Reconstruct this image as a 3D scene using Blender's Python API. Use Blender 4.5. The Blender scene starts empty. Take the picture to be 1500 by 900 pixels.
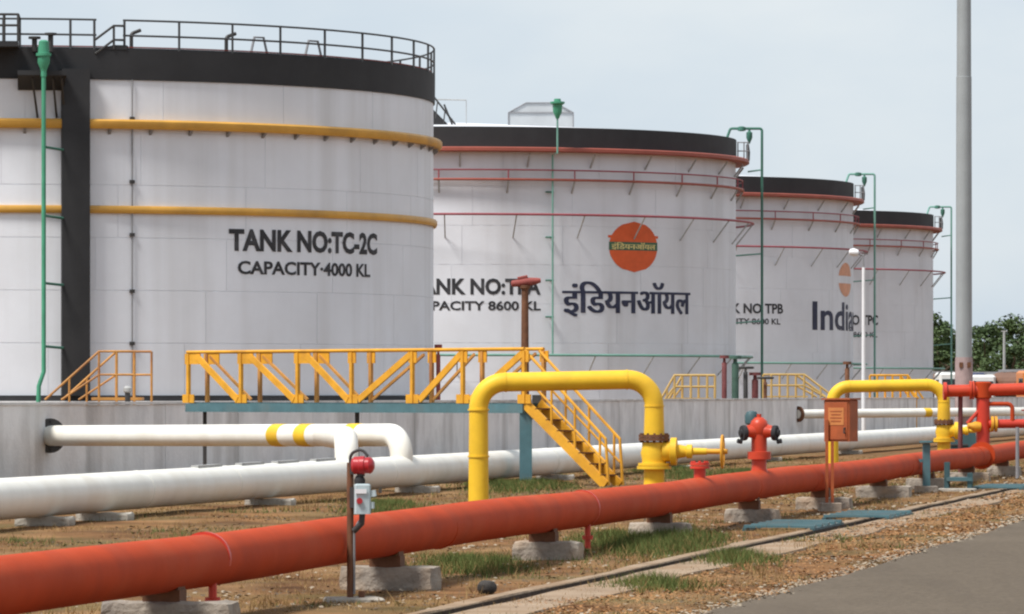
import bpy, math, random
from math import sin, cos, pi, radians, atan2, sqrt
from mathutils import Vector, Matrix, noise

random.seed(7)
SC = bpy.context.scene
COL = SC.collection

# ------------------------------------------------------------------ camera
F = 7500.0            # focal length in photograph pixels (1500 wide): a long telephoto
EYE = 1.6
HOR = 578.0           # row of the horizon in the photograph
cam_d = bpy.data.cameras.new('camera')
cam_d.sensor_width = 36.0
cam_d.lens = 36.0 * F / 1500.0
cam_d.shift_y = (HOR - 450.0) / 1500.0
cam_d.clip_start = 1.0
cam_d.clip_end = 20000.0
cam = bpy.data.objects.new('camera', cam_d)
cam.location = (0, 0, EYE)
cam.rotation_euler = (pi / 2, 0, 0)
COL.objects.link(cam)
SC.camera = cam

# ------------------------------------------------------------------ light
SUN_EL, SUN_AZ = radians(58), radians(-128)      # azimuth from +Y, clockwise: behind the camera, to the left
world = bpy.data.worlds.new("World")
SC.world = world
world.use_nodes = True
nt = world.node_tree
bg = nt.nodes['Background']
sky = nt.nodes.new('ShaderNodeTexSky')
sky.sky_type = 'NISHITA'
sky.sun_disc = False
sky.sun_elevation = SUN_EL
sky.sun_rotation = SUN_AZ
sky.air_density = 1.0
sky.dust_density = 0.5
sky.ozone_density = 2.0
tc = nt.nodes.new('ShaderNodeTexCoord')
mp = nt.nodes.new('ShaderNodeMapping')
mp.inputs['Scale'].default_value = (1.0, 1.0, 2.2)
mp.inputs['Location'].default_value = (3.9, 0.2, 0.1)
nz = nt.nodes.new('ShaderNodeTexNoise')
nz.inputs['Scale'].default_value = 7.0
nz.inputs['Detail'].default_value = 7.0
nz.inputs['Roughness'].default_value = 0.5
rp = nt.nodes.new('ShaderNodeValToRGB')
rp.color_ramp.elements[0].position = 0.34
rp.color_ramp.elements[1].position = 0.66
rp.color_ramp.elements[0].color = (0.0, 0.0, 0.0, 1)
rp.color_ramp.elements[1].color = (1.0, 1.0, 1.0, 1)
mx = nt.nodes.new('ShaderNodeMix')
mx.data_type = 'RGBA'
nt.links.new(tc.outputs['Generated'], mp.inputs['Vector'])
nt.links.new(mp.outputs['Vector'], nz.inputs['Vector'])
nt.links.new(nz.outputs['Fac'], rp.inputs['Fac'])
nt.links.new(sky.outputs['Color'], mx.inputs[6])
rc = nt.nodes.new('ShaderNodeMix')                    # thin bright overcast, in the sky's own units
rc.data_type = 'RGBA'
rc.inputs[6].default_value = (4.7, 5.5, 6.4, 1)
rc.inputs[7].default_value = (6.5, 6.85, 7.1, 1)
nt.links.new(rp.outputs['Color'], rc.inputs[0])
nt.links.new(rc.outputs[2], mx.inputs[7])
mx.inputs[0].default_value = 0.9
nt.links.new(mx.outputs[2], bg.inputs['Color'])
bg.inputs['Strength'].default_value = 0.05

sun_d = bpy.data.lights.new('sun', 'SUN')
sun_d.energy = 2.0
sun_d.angle = radians(15)
sun_d.color = (1.0, 0.965, 0.92)
sun = bpy.data.objects.new('sun', sun_d)
sdir = Vector((sin(SUN_AZ) * cos(SUN_EL), cos(SUN_AZ) * cos(SUN_EL), sin(SUN_EL)))
sun.rotation_euler = sdir.to_track_quat('Z', 'Y').to_euler()
sun.location = (0, 0, 60)
COL.objects.link(sun)

SC.view_settings.view_transform = 'Standard'
SC.view_settings.look = 'None'
SC.view_settings.exposure = 1.32
SC.view_settings.gamma = 1.0
SC.cycles.filter_width = 2.2
SC.cycles.max_bounces = 6

# ------------------------------------------------------------------ materials
MATS = {}


def mat(name, col, rough=0.6, var=0.12, scale=1.5, col2=None, spec=0.35, metal=0.0,
        bump=0.0, bscale=30.0, streak=0.0, streak_col=None, stretch=(2.2, 2.2, 0.12), lo=0.45, hi=0.72,
        grime=0.0, grime_col=(0.2, 0.15, 0.1), gscale=0.6):
    """paint / concrete / soil: base colour, mottling, vertical weather streaks, patches of grime, fine relief"""
    m = bpy.data.materials.new(name)
    m.use_nodes = True
    t = m.node_tree
    b = t.nodes['Principled BSDF']
    b.inputs['Roughness'].default_value = rough
    b.inputs['Specular IOR Level'].default_value = spec
    b.inputs['Metallic'].default_value = metal
    geo = t.nodes.new('ShaderNodeNewGeometry')
    n1 = t.nodes.new('ShaderNodeTexNoise')
    n1.inputs['Scale'].default_value = scale
    n1.inputs['Detail'].default_value = 6
    n1.inputs['Roughness'].default_value = 0.65
    t.links.new(geo.outputs['Position'], n1.inputs['Vector'])
    r1 = t.nodes.new('ShaderNodeValToRGB')
    r1.color_ramp.elements[0].position = 0.32
    r1.color_ramp.elements[1].position = 0.68
    c2 = col2 if col2 else tuple(min(1, c * (1 + var)) for c in col)
    c1 = col if col2 else tuple(c * (1 - var) for c in col)
    r1.color_ramp.elements[0].color = (*c1, 1)
    r1.color_ramp.elements[1].color = (*c2, 1)
    t.links.new(n1.outputs['Fac'], r1.inputs['Fac'])
    out = r1.outputs['Color']

    def layer(out, vec_scale, sc, lo, hi, amount, c, detail=4):
        mpn = t.nodes.new('ShaderNodeMapping')
        mpn.inputs['Scale'].default_value = vec_scale
        t.links.new(geo.outputs['Position'], mpn.inputs['Vector'])
        n = t.nodes.new('ShaderNodeTexNoise')
        n.inputs['Scale'].default_value = sc
        n.inputs['Detail'].default_value = detail
        t.links.new(mpn.outputs['Vector'], n.inputs['Vector'])
        r = t.nodes.new('ShaderNodeMapRange')
        r.inputs['From Min'].default_value = lo
        r.inputs['From Max'].default_value = hi
        r.inputs['To Max'].default_value = amount
        t.links.new(n.outputs['Fac'], r.inputs['Value'])
        mm = t.nodes.new('ShaderNodeMix')
        mm.data_type = 'RGBA'
        t.links.new(r.outputs['Result'], mm.inputs[0])
        t.links.new(out, mm.inputs[6])
        mm.inputs[7].default_value = (*c, 1)
        return mm.outputs[2]

    if streak:
        out = layer(out, stretch, 1.0, lo, hi, streak, streak_col or tuple(c * 0.45 for c in col))
    if grime:
        out = layer(out, (1, 1, 1), gscale, 0.5, 0.72, grime, grime_col, 6)
    t.links.new(out, b.inputs['Base Color'])
    if bump:
        n3 = t.nodes.new('ShaderNodeTexNoise')
        n3.inputs['Scale'].default_value = bscale
        n3.inputs['Detail'].default_value = 5
        t.links.new(geo.outputs['Position'], n3.inputs['Vector'])
        bn = t.nodes.new('ShaderNodeBump')
        bn.inputs['Strength'].default_value = bump
        bn.inputs['Distance'].default_value = 0.03
        t.links.new(n3.outputs['Fac'], bn.inputs['Height'])
        t.links.new(bn.outputs['Normal'], b.inputs['Normal'])
    MATS[name] = m
    return m


M_TANK = mat('white_tank_paint', (0.735, 0.755, 0.80), 0.5, 0.05, 0.35, streak=0.45, streak_col=(0.46, 0.45, 0.44),
             stretch=(1.3, 1.3, 0.07), lo=0.5, hi=0.8, grime=0.30, grime_col=(0.58, 0.57, 0.57), gscale=0.3, bump=0.22, bscale=0.9)
M_TANK2 = mat('white_tank_paint_older', (0.68, 0.695, 0.735), 0.55, 0.06, 0.3, streak=0.45, streak_col=(0.42, 0.41, 0.41),
              stretch=(0.9, 0.9, 0.06), lo=0.5, hi=0.8, grime=0.30, grime_col=(0.52, 0.50, 0.50), gscale=0.22, bump=0.22, bscale=0.7)
M_BLACK = mat('black_bitumen_paint', (0.035, 0.035, 0.037), 0.65, 0.15, 0.8, spec=0.2, streak=0.25, streak_col=(0.042, 0.04, 0.038), stretch=(2, 2, .2))
M_DARK = mat('dark_steel', (0.045, 0.043, 0.042), 0.55, 0.2, 4)
M_CUP = mat('grey_sheet_cladding', (0.44, 0.46, 0.47), 0.6, 0.08, 1.0)
M_RAIL = mat('weathered_black_rail', (0.06, 0.062, 0.065), 0.55, 0.2, 4)
M_LETTER = mat('black_lettering_paint', (0.030, 0.030, 0.034), 0.6, 0.25, 3, grime=0.5, grime_col=(0.11, 0.11, 0.12), gscale=2.0)
M_NAVY = mat('navy_lettering_paint', (0.024, 0.028, 0.060), 0.6, 0.2, 2, grime=0.5, grime_col=(0.09, 0.095, 0.14), gscale=1.2)
M_ORANGE = mat('orange_emblem_paint', (0.62, 0.10, 0.025), 0.6, 0.12, 2)
M_ORANGE2 = mat('faded_orange_emblem_paint', (0.62, 0.30, 0.18), 0.6, 0.15, 2)
M_GREENBAND = mat('dark_green_emblem_paint', (0.05, 0.12, 0.07), 0.6, 0.15, 2)
M_CREAMP = mat('cream_emblem_paint', (0.68, 0.55, 0.22), 0.6, 0.1, 2)
M_RING_Y = mat('ochre_ring_paint', (0.60, 0.32, 0.06), 0.45, 0.14, 1.0, grime=0.4, grime_col=(0.30, 0.17, 0.06), gscale=1.2)
M_RING_R = mat('red_ring_paint', (0.32, 0.085, 0.06), 0.55, 0.15, 0.8, grime=0.4, grime_col=(0.2, 0.07, 0.04), gscale=0.9)
M_RING_P = mat('faded_red_pipe_paint', (0.30, 0.07, 0.085), 0.55, 0.15, 0.8)
M_GREEN = mat('green_pipe_paint', (0.06, 0.27, 0.16), 0.45, 0.15, 2)
M_GREEN2 = mat('pale_green_pipe_paint', (0.16, 0.33, 0.27), 0.5, 0.12, 2)
M_GREEN3 = mat('dark_green_pipe_paint', (0.05, 0.15, 0.11), 0.5, 0.12, 2)
M_GREY = mat('grey_steel', (0.24, 0.24, 0.25), 0.5, 0.12, 3)
M_FAINT = mat('weathered_grey_steel', (0.36, 0.36, 0.35), 0.6, 0.15, 3)
M_RED = mat('red_oxide_pipe_paint', (0.44, 0.056, 0.016), 0.7, 0.10, 1.6, spec=0.08, streak=0.30, streak_col=(0.47, 0.12, 0.06),
            stretch=(1.2, 1.2, 2.5), lo=0.5, hi=0.75, grime=0.40, grime_col=(0.27, 0.045, 0.025), gscale=1.3, bump=0.05, bscale=20)
M_RED2 = mat('bright_red_paint', (0.52, 0.045, 0.025), 0.4, 0.12, 3)
M_HYD = mat('hydrant_red_paint', (0.50, 0.052, 0.02), 0.4, 0.12, 4)
M_CRIM = mat('crimson_lamp_paint', (0.38, 0.02, 0.025), 0.3, 0.1, 8, spec=0.5)
M_WHITE = mat('cream_white_pipe_paint', (0.80, 0.78, 0.71), 0.45, 0.05, 1.5, grime=0.30, grime_col=(0.58, 0.50, 0.38), gscale=1.1,
              streak=0.18, streak_col=(0.52, 0.46, 0.36), stretch=(2.5, 2.5, .8))
M_YEL = mat('yellow_pipe_paint', (0.76, 0.47, 0.030), 0.5, 0.08, 2.5, spec=0.25, grime=0.45, grime_col=(0.52, 0.29, 0.03), gscale=2.0, bump=0.05, bscale=15)
M_YELR = mat('amber_railing_paint', (0.68, 0.33, 0.025), 0.5, 0.15, 3, grime=0.5, grime_col=(0.36, 0.15, 0.03), gscale=2.0)
M_YELF = mat('faded_amber_paint', (0.48, 0.32, 0.11), 0.6, 0.15, 2)
M_YELO = mat('rusting_amber_paint', (0.50, 0.24, 0.06), 0.55, 0.25, 2.5, grime=0.7, grime_col=(0.22, 0.08, 0.05), gscale=1.5)
M_RUST = mat('rusty_brown_steel', (0.14, 0.06, 0.03), 0.8, 0.3, 8)
M_RUSTR = mat('dull_red_primer', (0.26, 0.06, 0.05), 0.7, 0.25, 4)
M_RUSTD = mat('weathered_dark_red_paint', (0.15, 0.045, 0.045), 0.75, 0.3, 3)
M_GREEN4 = mat('weathered_green_pipe_paint', (0.055, 0.11, 0.085), 0.6, 0.25, 2)
M_TEAL = mat('teal_steel_paint', (0.075, 0.155, 0.175), 0.5, 0.15, 3, grime=0.5, grime_col=(0.13, 0.14, 0.13), gscale=2)
M_TEALD = mat('dark_teal_steel_paint', (0.045, 0.095, 0.105), 0.55, 0.15, 3)
M_BOX = mat('orange_hose_box_paint', (0.35, 0.085, 0.027), 0.55, 0.2, 5, grime=0.6, grime_col=(0.28, 0.08, 0.03), gscale=4)
M_BOXL = mat('orange_panel_print', (0.50, 0.19, 0.06), 0.5, 0.1, 5)
M_LBLUE = mat('pale_blue_grey_enclosure', (0.42, 0.50, 0.52), 0.5, 0.1, 6)
M_CONC = mat('weathered_concrete', (0.66, 0.655, 0.66), 0.9, 0.12, 0.7, col2=(0.84, 0.83, 0.825), spec=0.2, bump=0.4, bscale=12,
             streak=0.62, streak_col=(0.26, 0.245, 0.23), stretch=(0.9, 0.62, 0.09), lo=0.52, hi=0.70,
             grime=0.5, grime_col=(0.45, 0.43, 0.415), gscale=0.9)
M_CAP = mat('pale_coping_concrete', (0.62, 0.61, 0.60), 0.9, 0.15, 1.0, spec=0.2, bump=0.3, bscale=15, grime=0.6, grime_col=(0.24, 0.23, 0.22), gscale=.9)
M_SLEEP = mat('stained_concrete_block', (0.21, 0.185, 0.16), 0.95, 0.15, 3.0, col2=(0.40, 0.345, 0.28), spec=0.15, bump=0.6, bscale=25,
              grime=0.6, grime_col=(0.40, 0.26, 0.15), gscale=2.2)
M_PAD = mat('pale_concrete_block', (0.40, 0.37, 0.32), 0.95, 0.15, 3.0, spec=0.15, bump=0.5, bscale=25, grime=0.5, grime_col=(0.26, 0.19, 0.12), gscale=2)
M_KERB = mat('dusty_concrete_edge', (0.22, 0.15, 0.095), 0.95, 0.15, 1.2, col2=(0.36, 0.27, 0.19), spec=0.15, bump=0.6, bscale=18,
             grime=0.75, grime_col=(0.25, 0.15, 0.08), gscale=0.8)
M_POLE = mat('galvanised_mast_steel', (0.30, 0.32, 0.325), 0.45, 0.08, 0.8, streak=0.3, streak_col=(0.2, 0.21, 0.21), stretch=(3, 3, .1))
M_PINK = mat('pinkish_primer_paint', (0.34, 0.25, 0.24), 0.7, 0.15, 3)
M_LAMP = mat('white_lamp_paint', (0.75, 0.75, 0.76), 0.4, 0.05, 3)
M_RUBBER = mat('black_rubber', (0.025, 0.025, 0.027), 0.8, 0.2, 8)
M_GLASS = mat('dark_cab_glass', (0.02, 0.025, 0.03), 0.1, 0.1, 3, spec=0.6)
M_BARK = mat('brown_bark', (0.10, 0.07, 0.045), 0.9, 0.2, 4)
M_LEAF = mat('dark_tree_leaves', (0.030, 0.055, 0.018), 0.6, 0.1, 0.25, col2=(0.075, 0.115, 0.035))
M_SOILBALL = mat('dark_stone', (0.045, 0.04, 0.036), 0.85, 0.25, 14, bump=0.5, bscale=40)
M_STONE = mat('pale_rubble_stone', (0.33, 0.27, 0.20), 0.9, 0.25, 9, bump=0.5, bscale=40)

# ground: bare reddish soil, straw, greener patches
M_SOIL = mat('dry_reddish_soil', (0.072, 0.036, 0.018), 0.95, 0.2, 0.8, col2=(0.26, 0.135, 0.060), spec=0.05, bump=1.0, bscale=11,
             streak=0.5, streak_col=(0.30, 0.21, 0.11), stretch=(.5, .35, 1), lo=0.45, hi=0.7,
             grime=0.75, grime_col=(0.085, 0.080, 0.032), gscale=0.55)
M_ROAD = mat('worn_asphalt', (0.118, 0.094, 0.070), 0.95, 0.28, 22.0, spec=0.1, bump=0.5, bscale=35, grime=0.45, grime_col=(0.165, 0.132, 0.098), gscale=0.35,
             streak=0.35, streak_col=(0.085, 0.068, 0.052), stretch=(1.6, .12, 1), lo=.5, hi=.7)
M_STRAW = mat('dry_straw_grass', (0.19, 0.115, 0.045), 0.9, 0.2, 1.0, col2=(0.36, 0.24, 0.11), spec=0.1)
M_GRASS = mat('green_weed_blades', (0.055, 0.085, 0.022), 0.8, 0.2, 1.5, col2=(0.12, 0.135, 0.04), spec=0.15)
M_LITTER = mat('fallen_leaf_litter', (0.22, 0.085, 0.03), 0.9, 0.2, 1.6, col2=(0.42, 0.24, 0.11), spec=0.1)


# ------------------------------------------------------------------ mesh building
class MB:
    def __init__(s):
        s.v, s.f, s.sm = [], [], []

    def add(s, vs, fs, smooth=False):
        o = len(s.v)
        s.v += [tuple(v) for v in vs]
        s.f += [tuple(i + o for i in f) for f in fs]
        s.sm += [smooth] * len(fs) if isinstance(smooth, bool) else smooth
        return s

    def box(s, c, size, yaw=0.0, cham=0.0):
        hx, hy, hz = size[0] / 2, size[1] / 2, size[2] / 2
        ca, sa = cos(yaw), sin(yaw)

        def tr(x, y, z):
            return (c[0] + x * ca - y * sa, c[1] + x * sa + y * ca, c[2] + z)
        if cham <= 0:
            vs = [tr(x, y, z) for z in (-hz, hz) for y in (-hy, hy) for x in (-hx, hx)]
            return s.add(vs, [(0, 2, 3, 1), (4, 5, 7, 6), (0, 1, 5, 4), (2, 6, 7, 3), (0, 4, 6, 2), (1, 3, 7, 5)])
        # chamfered top edges and vertical corners
        k = cham

        def ring(a, b, z, kk):
            return [tr(*p, z) for p in ((-a + kk, -b), (a - kk, -b), (a, -b + kk), (a, b - kk), (a - kk, b), (-a + kk, b), (-a, b - kk), (-a, -b + kk))]
        vs = ring(hx, hy, -hz, k) + ring(hx, hy, hz - k, k) + ring(hx - k, hy - k, hz, k * .6)
        fs = [tuple(range(7, -1, -1)), tuple(range(16, 24))]
        for r in (0, 8):
            for i in range(8):
                j = (i + 1) % 8
                fs.append((r + i, r + j, r + 8 + j, r + 8 + i))
        return s.add(vs, fs)

    def tube(s, pts, r, n=10, closed=False, caps=True):
        """swept round tube; r a number or a list"""
        pts = [Vector(p) for p in pts]
        m = len(pts)
        rs = r if isinstance(r, (list, tuple)) else [r] * m
        tg = []
        for i in range(m):
            a = pts[i - 1] if (i > 0 or closed) else pts[i]
            b = pts[(i + 1) % m] if (i < m - 1 or closed) else pts[i]
            tg.append((b - a).normalized())
        up = Vector((0, 0, 1)) if abs(tg[0].z) < 0.9 else Vector((1, 0, 0))
        nrm = (up - tg[0] * up.dot(tg[0])).normalized()
        vs = []
        for i in range(m):
            nrm = (nrm - tg[i] * nrm.dot(tg[i])).normalized()
            bn = tg[i].cross(nrm)
            for k in range(n):
                a = 2 * pi * k / n
                vs.append(pts[i] + (nrm * cos(a) + bn * sin(a)) * rs[i])
        fs = []
        seg = m if closed else m - 1
        for i in range(seg):
            j = (i + 1) % m
            for k in range(n):
                l = (k + 1) % n
                fs.append((i * n + k, i * n + l, j * n + l, j * n + k))
        sm = [True] * len(fs)
        if caps and not closed:
            fs.append(tuple(range(n - 1, -1, -1)))
            fs.append(tuple((m - 1) * n + k for k in range(n)))
            sm += [False, False]
        return s.add(vs, fs, sm)

    def beam(s, a, b, w, h, up=(0, 0, 1)):
        a, b, up = Vector(a), Vector(b), Vector(up)
        d = (b - a).normalized()
        if abs(d.dot(up)) > 0.98:
            up = Vector((0, 1, 0))
        x = d.cross(up).normalized()
        y = x.cross(d).normalized()
        vs = [p + x * sx * w / 2 + y * sy * h / 2 for p in (a, b) for sx, sy in ((-1, -1), (1, -1), (1, 1), (-1, 1))]
        return s.add(vs, [(0, 1, 2, 3), (7, 6, 5, 4), (0, 4, 5, 1), (1, 5, 6, 2), (2, 6, 7, 3), (3, 7, 4, 0)])

    def disc(s, a, axis, r, t, n=20):
        a, d = Vector(a), Vector(axis).normalized()
        return s.tube([a - d * t / 2, a + d * t / 2], r, n)

    def lathe(s, c, prof, n=20, axis=(0, 0, 1)):
        """profile of (distance along axis, radius)"""
        d = Vector(axis).normalized()
        up = Vector((0, 0, 1)) if abs(d.z) < 0.9 else Vector((1, 0, 0))
        u = (up - d * up.dot(d)).normalized()
        w = d.cross(u)
        vs, fs = [], []
        for (h, r) in prof:
            for k in range(n):
                a = 2 * pi * k / n
                vs.append(Vector(c) + d * h + (u * cos(a) + w * sin(a)) * max(r, 1e-4))
        for i in range(len(prof) - 1):
            for k in range(n):
                l = (k + 1) % n
                fs.append((i * n + k, i * n + l, (i + 1) * n + l, (i + 1) * n + k))
        sm = [True] * len(fs)
        fs.append(tuple(range(n - 1, -1, -1)))
        fs.append(tuple((len(prof) - 1) * n + k for k in range(n)))
        return s.add(vs, fs, sm + [False, False])

    def prism(s, poly, a, b):
        """polygon given as function results: list of 3-D points swept by vector b-a"""
        n = len(poly)
        off = Vector(b) - Vector(a)
        vs = [Vector(p) for p in poly] + [Vector(p) + off for p in poly]
        fs = [tuple(range(n - 1, -1, -1)), tuple(range(n, 2 * n))]
        for i in range(n):
            j = (i + 1) % n
            fs.append((i, j, n + j, n + i))
        return s.add(vs, fs)

    def revolve(s, c, prof, a0, a1, n, closed_prof=True, smooth=True):
        """profile (r, z) turned round a vertical axis; angle 0 faces the camera, positive to the right"""
        full = abs(a1 - a0) >= 2 * pi - 1e-6
        m = len(prof)
        cnt = n if full else n + 1
        vs = []
        for i in range(cnt):
            a = a0 + (a1 - a0) * i / n
            for r, z in prof:
                vs.append((c[0] + r * sin(a), c[1] - r * cos(a), z))
        fs = []
        for i in range(n):
            j = (i + 1) % cnt
            for k in range(m if closed_prof else m - 1):
                l = (k + 1) % m
                fs.append((i * m + k, j * m + k, j * m + l, i * m + l))
        sm = [smooth] * len(fs)
        if closed_prof and not full:
            fs.append(tuple(range(m)))
            fs.append(tuple(n * m + k for k in range(m - 1, -1, -1)))
            sm += [False, False]
        return s.add(vs, fs, sm)

    def build(s, name, material, parent=None, bevel=0.0):
        me = bpy.data.meshes.new(name)
        o = WORLD_OF.get(parent.name, Vector((0, 0, 0))) if parent else Vector((0, 0, 0))
        me.from_pydata([(v[0] - o.x, v[1] - o.y, v[2] - o.z) for v in s.v], [], s.f)
        me.polygons.foreach_set('use_smooth', s.sm)
        me.update()
        if any(s.sm) and len(s.f) < 8000:
            me.set_sharp_from_angle(angle=radians(38))
        if isinstance(material, (list, tuple)):
            for m in material:
                me.materials.append(m)
        else:
            me.materials.append(material)
        ob = bpy.data.objects.new(name, me)
        COL.objects.link(ob)
        if parent:
            ob.parent = parent
            WORLD_OF[ob.name] = o
        else:
            WORLD_OF[ob.name] = Vector((0, 0, 0))
        if bevel:
            b = ob.modifiers.new('edge', 'BEVEL')
            b.width = bevel
            b.segments = 2
        return ob




def rough_block(c, size, yaw, seed, amp=.018, n=(10, 4, 4)):
    """cast concrete block with worn, uneven faces and knocked-off corners"""
    b = MB()
    idx, vs, fs = {}, [], []
    ca, sa = cos(yaw), sin(yaw)

    def vert(i, j, k):
        if (i, j, k) not in idx:
            x, y, z = (i / n[0] - .5), (j / n[1] - .5), (k / n[2] - .5)
            e = sum(1 for t_ in (abs(x), abs(y), abs(z)) if t_ > .499)
            sh = 1 - (.018 if e >= 2 else 0) - (.03 if e == 3 else 0)
            p = Vector((x * size[0] * sh, y * size[1] * (sh - (.04 if e >= 2 else 0)), z * size[2] * (sh - (.05 if e >= 2 else 0))))
            q = p * 9 + Vector((seed * 3.1, seed, 0))
            p += Vector((noise.noise(q), noise.noise(q + Vector((9, 0, 0))), noise.noise(q + Vector((0, 9, 0))))) * amp
            idx[(i, j, k)] = len(vs)
            vs.append((c[0] + p.x * ca - p.y * sa, c[1] + p.x * sa + p.y * ca, c[2] + p.z))
        return idx[(i, j, k)]
    for i in range(n[0]):
        for j in range(n[1]):
            fs.append((vert(i, j, n[2]), vert(i + 1, j, n[2]), vert(i + 1, j + 1, n[2]), vert(i, j + 1, n[2])))
    for i in range(n[0]):
        for k in range(n[2]):
            fs.append((vert(i, 0, k), vert(i + 1, 0, k), vert(i + 1, 0, k + 1), vert(i, 0, k + 1)))
            fs.append((vert(i, n[1], k), vert(i, n[1], k + 1), vert(i + 1, n[1], k + 1), vert(i + 1, n[1], k)))
    for j in range(n[1]):
        for k in range(n[2]):
            fs.append((vert(0, j, k), vert(0, j, k + 1), vert(0, j + 1, k + 1), vert(0, j + 1, k)))
            fs.append((vert(n[0], j, k), vert(n[0], j + 1, k), vert(n[0], j + 1, k + 1), vert(n[0], j, k + 1)))
    b.add(vs, fs)
    return b


WORLD_OF = {}


def tag(o, label=None, cat=None, group=None, kind=None):
    if label: o['label'] = label
    if cat: o['category'] = cat
    if group: o['group'] = group
    if kind: o['kind'] = kind
    return o


def thing(name, label, cat, loc, group=None):
    o = bpy.data.objects.new(name, None)
    o.empty_display_size = 0.2
    o.location = loc
    COL.objects.link(o)
    WORLD_OF[o.name] = Vector(loc)
    return tag(o, label, cat, group)


def dup_part(o, parent, rot=0.0, loc=None):
    c = o.copy()
    COL.objects.link(c)
    c.parent = parent
    c.rotation_euler = (0, 0, rot)
    if loc is not None:
        c.location = loc
    return c


def copy_tree(o, parent=None):
    c = o.copy()
    COL.objects.link(c)
    c.parent = parent
    for ch in list(KIDS.get(o.name, [])):
        copy_tree(ch, c)
    return c


KIDS = {}


def index_kids():
    KIDS.clear()
    for o in bpy.data.objects:
        if o.parent:
            KIDS.setdefault(o.parent.name, []).append(o)


def copy_thing(src, loc, label, yaw=None):
    index_kids()
    c = copy_tree(src)
    c.location = loc
    if yaw is not None:
        c.rotation_euler = (0, 0, yaw)
    c['label'] = label
    WORLD_OF[c.name] = Vector(loc)
    return c


def fillet(pts, rad, seg=8):
    pts = [Vector(p) for p in pts]
    out = [pts[0]]
    for i in range(1, len(pts) - 1):
        p, a, b = pts[i], pts[i - 1], pts[i + 1]
        u, w = (a - p).normalized(), (b - p).normalized()
        ang = u.angle(w)
        if ang > pi - 0.02:
            out.append(p)
            continue
        t = min(rad / math.tan(ang / 2), (a - p).length * .49, (b - p).length * .49)
        rr = t * math.tan(ang / 2)
        cdir = (u + w).normalized()
        cen = p + cdir * (rr / sin(ang / 2))
        s0, s1 = p + u * t - cen, p + w * t - cen
        tot = s0.angle(s1)
        ax = s0.cross(s1).normalized()
        for k in range(seg + 1):
            out.append(cen + Matrix.Rotation(tot * k / seg, 3, ax) @ s0)
    out.append(pts[-1])
    return out


def P(px, py, Z):
    """the place at distance Z that the photograph shows at column px, row py"""
    return Vector(((px - 750) / F * Z, Z, EYE - (py - HOR) / F * Z))


def line_Z(px, c, s):
    return c / ((px - 750) / F - s)


def gxy(c, s, Z):
    return (c + s * Z, Z)


S_R, C_R = 0.182, -8.72        # red fire-water main: X = C + S * Y
S_W, C_W = 0.197, -18.06       # white product main
S_D, C_D = 0.19, -26.1         # dyke wall
YAW = -math.atan(S_R)          # yaw of things laid square to the pipes

# ------------------------------------------------------------------ ground
DR_L, DR_R = -7.34, -7.18      # drain edges in c


def gh(x, y):
    c = x - S_R * y
    if c > -5.0 or y < 22 or y > 150 or c < -30:
        return 0.0
    k = min(1, (-5.0 - c) / 0.5, (y - 22) / 6, (150 - y) / 20, (c + 30) / 3)
    if DR_L - 0.2 < c < DR_R + 0.55:
        k *= 0.15
    n = noise.noise(Vector((x * 0.55, y * 0.35, 0.3))) * 0.035 + noise.noise(Vector((x * 1.9, y * 1.1, 4.3))) * 0.016
    return max(-0.04, n) * k


cs = [-900, -400, -150, -70, -40]
c = -30.0
while c < DR_L - 0.12:
    cs.append(c)
    c += 0.55 if c < -20 else 0.24
cs += [DR_L - 0.005, DR_L, DR_R, DR_R + 0.005]
c = DR_R + 0.15
while c < -5.0:
    cs.append(c)
    c += 0.16
cs += [-5.0, -4, 0, 4, 40, 120, 400, 1200]
zs = [-60, 0, 15]
z = 24.0
while z < 150:
    zs.append(z)
    z += 0.35 if z < 70 else 0.7
zs += [160, 200, 300, 450, 700, 1200, 2500, 6000]
V, FA = [], []
for zz in zs:
    for cc in cs:
        x = cc + S_R * zz
        h = gh(x, zz)
        if cc in (DR_L, DR_R):
            h = -0.28
        if cc > -5.0 and cc < 4:
            h = -0.03
        V.append((x, zz, h))
nc = len(cs)
for i in range(len(zs) - 1):
    for j in range(nc - 1):
        FA.append((i * nc + j, i * nc + j + 1, (i + 1) * nc + j + 1, (i + 1) * nc + j))
g = MB()
g.add(V, FA, True)
tag(g.build('ground', M_SOIL), kind='structure')

# asphalt road with a crumbling edge
m = MB()
vs, fs = [], []
ys = [0] + [20 + 0.4 * i for i in range(330)] + [200, 320, 600, 1200]
for y in ys:
    e = -5.30 + noise.noise(Vector((y * 0.9, 1.7, 0))) * 0.05 + noise.noise(Vector((y * 0.12, 5.7, 0))) * 0.12
    vs += [(e + S_R * y, y, -0.02), (e + 0.02 + S_R * y, y, 0.018), (e + 1.5 + S_R * y, y, 0.03), (2.2 + S_R * y, y, 0.03), (2.25 + S_R * y, y, -0.04)]
for i in range(len(ys) - 1):
    for j in range(4):
        fs.append((i * 5 + j, i * 5 + j + 1, (i + 1) * 5 + j + 1, (i + 1) * 5 + j))
m.add(vs, fs, True)
tag(m.build('road', M_ROAD), kind='structure')


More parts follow.
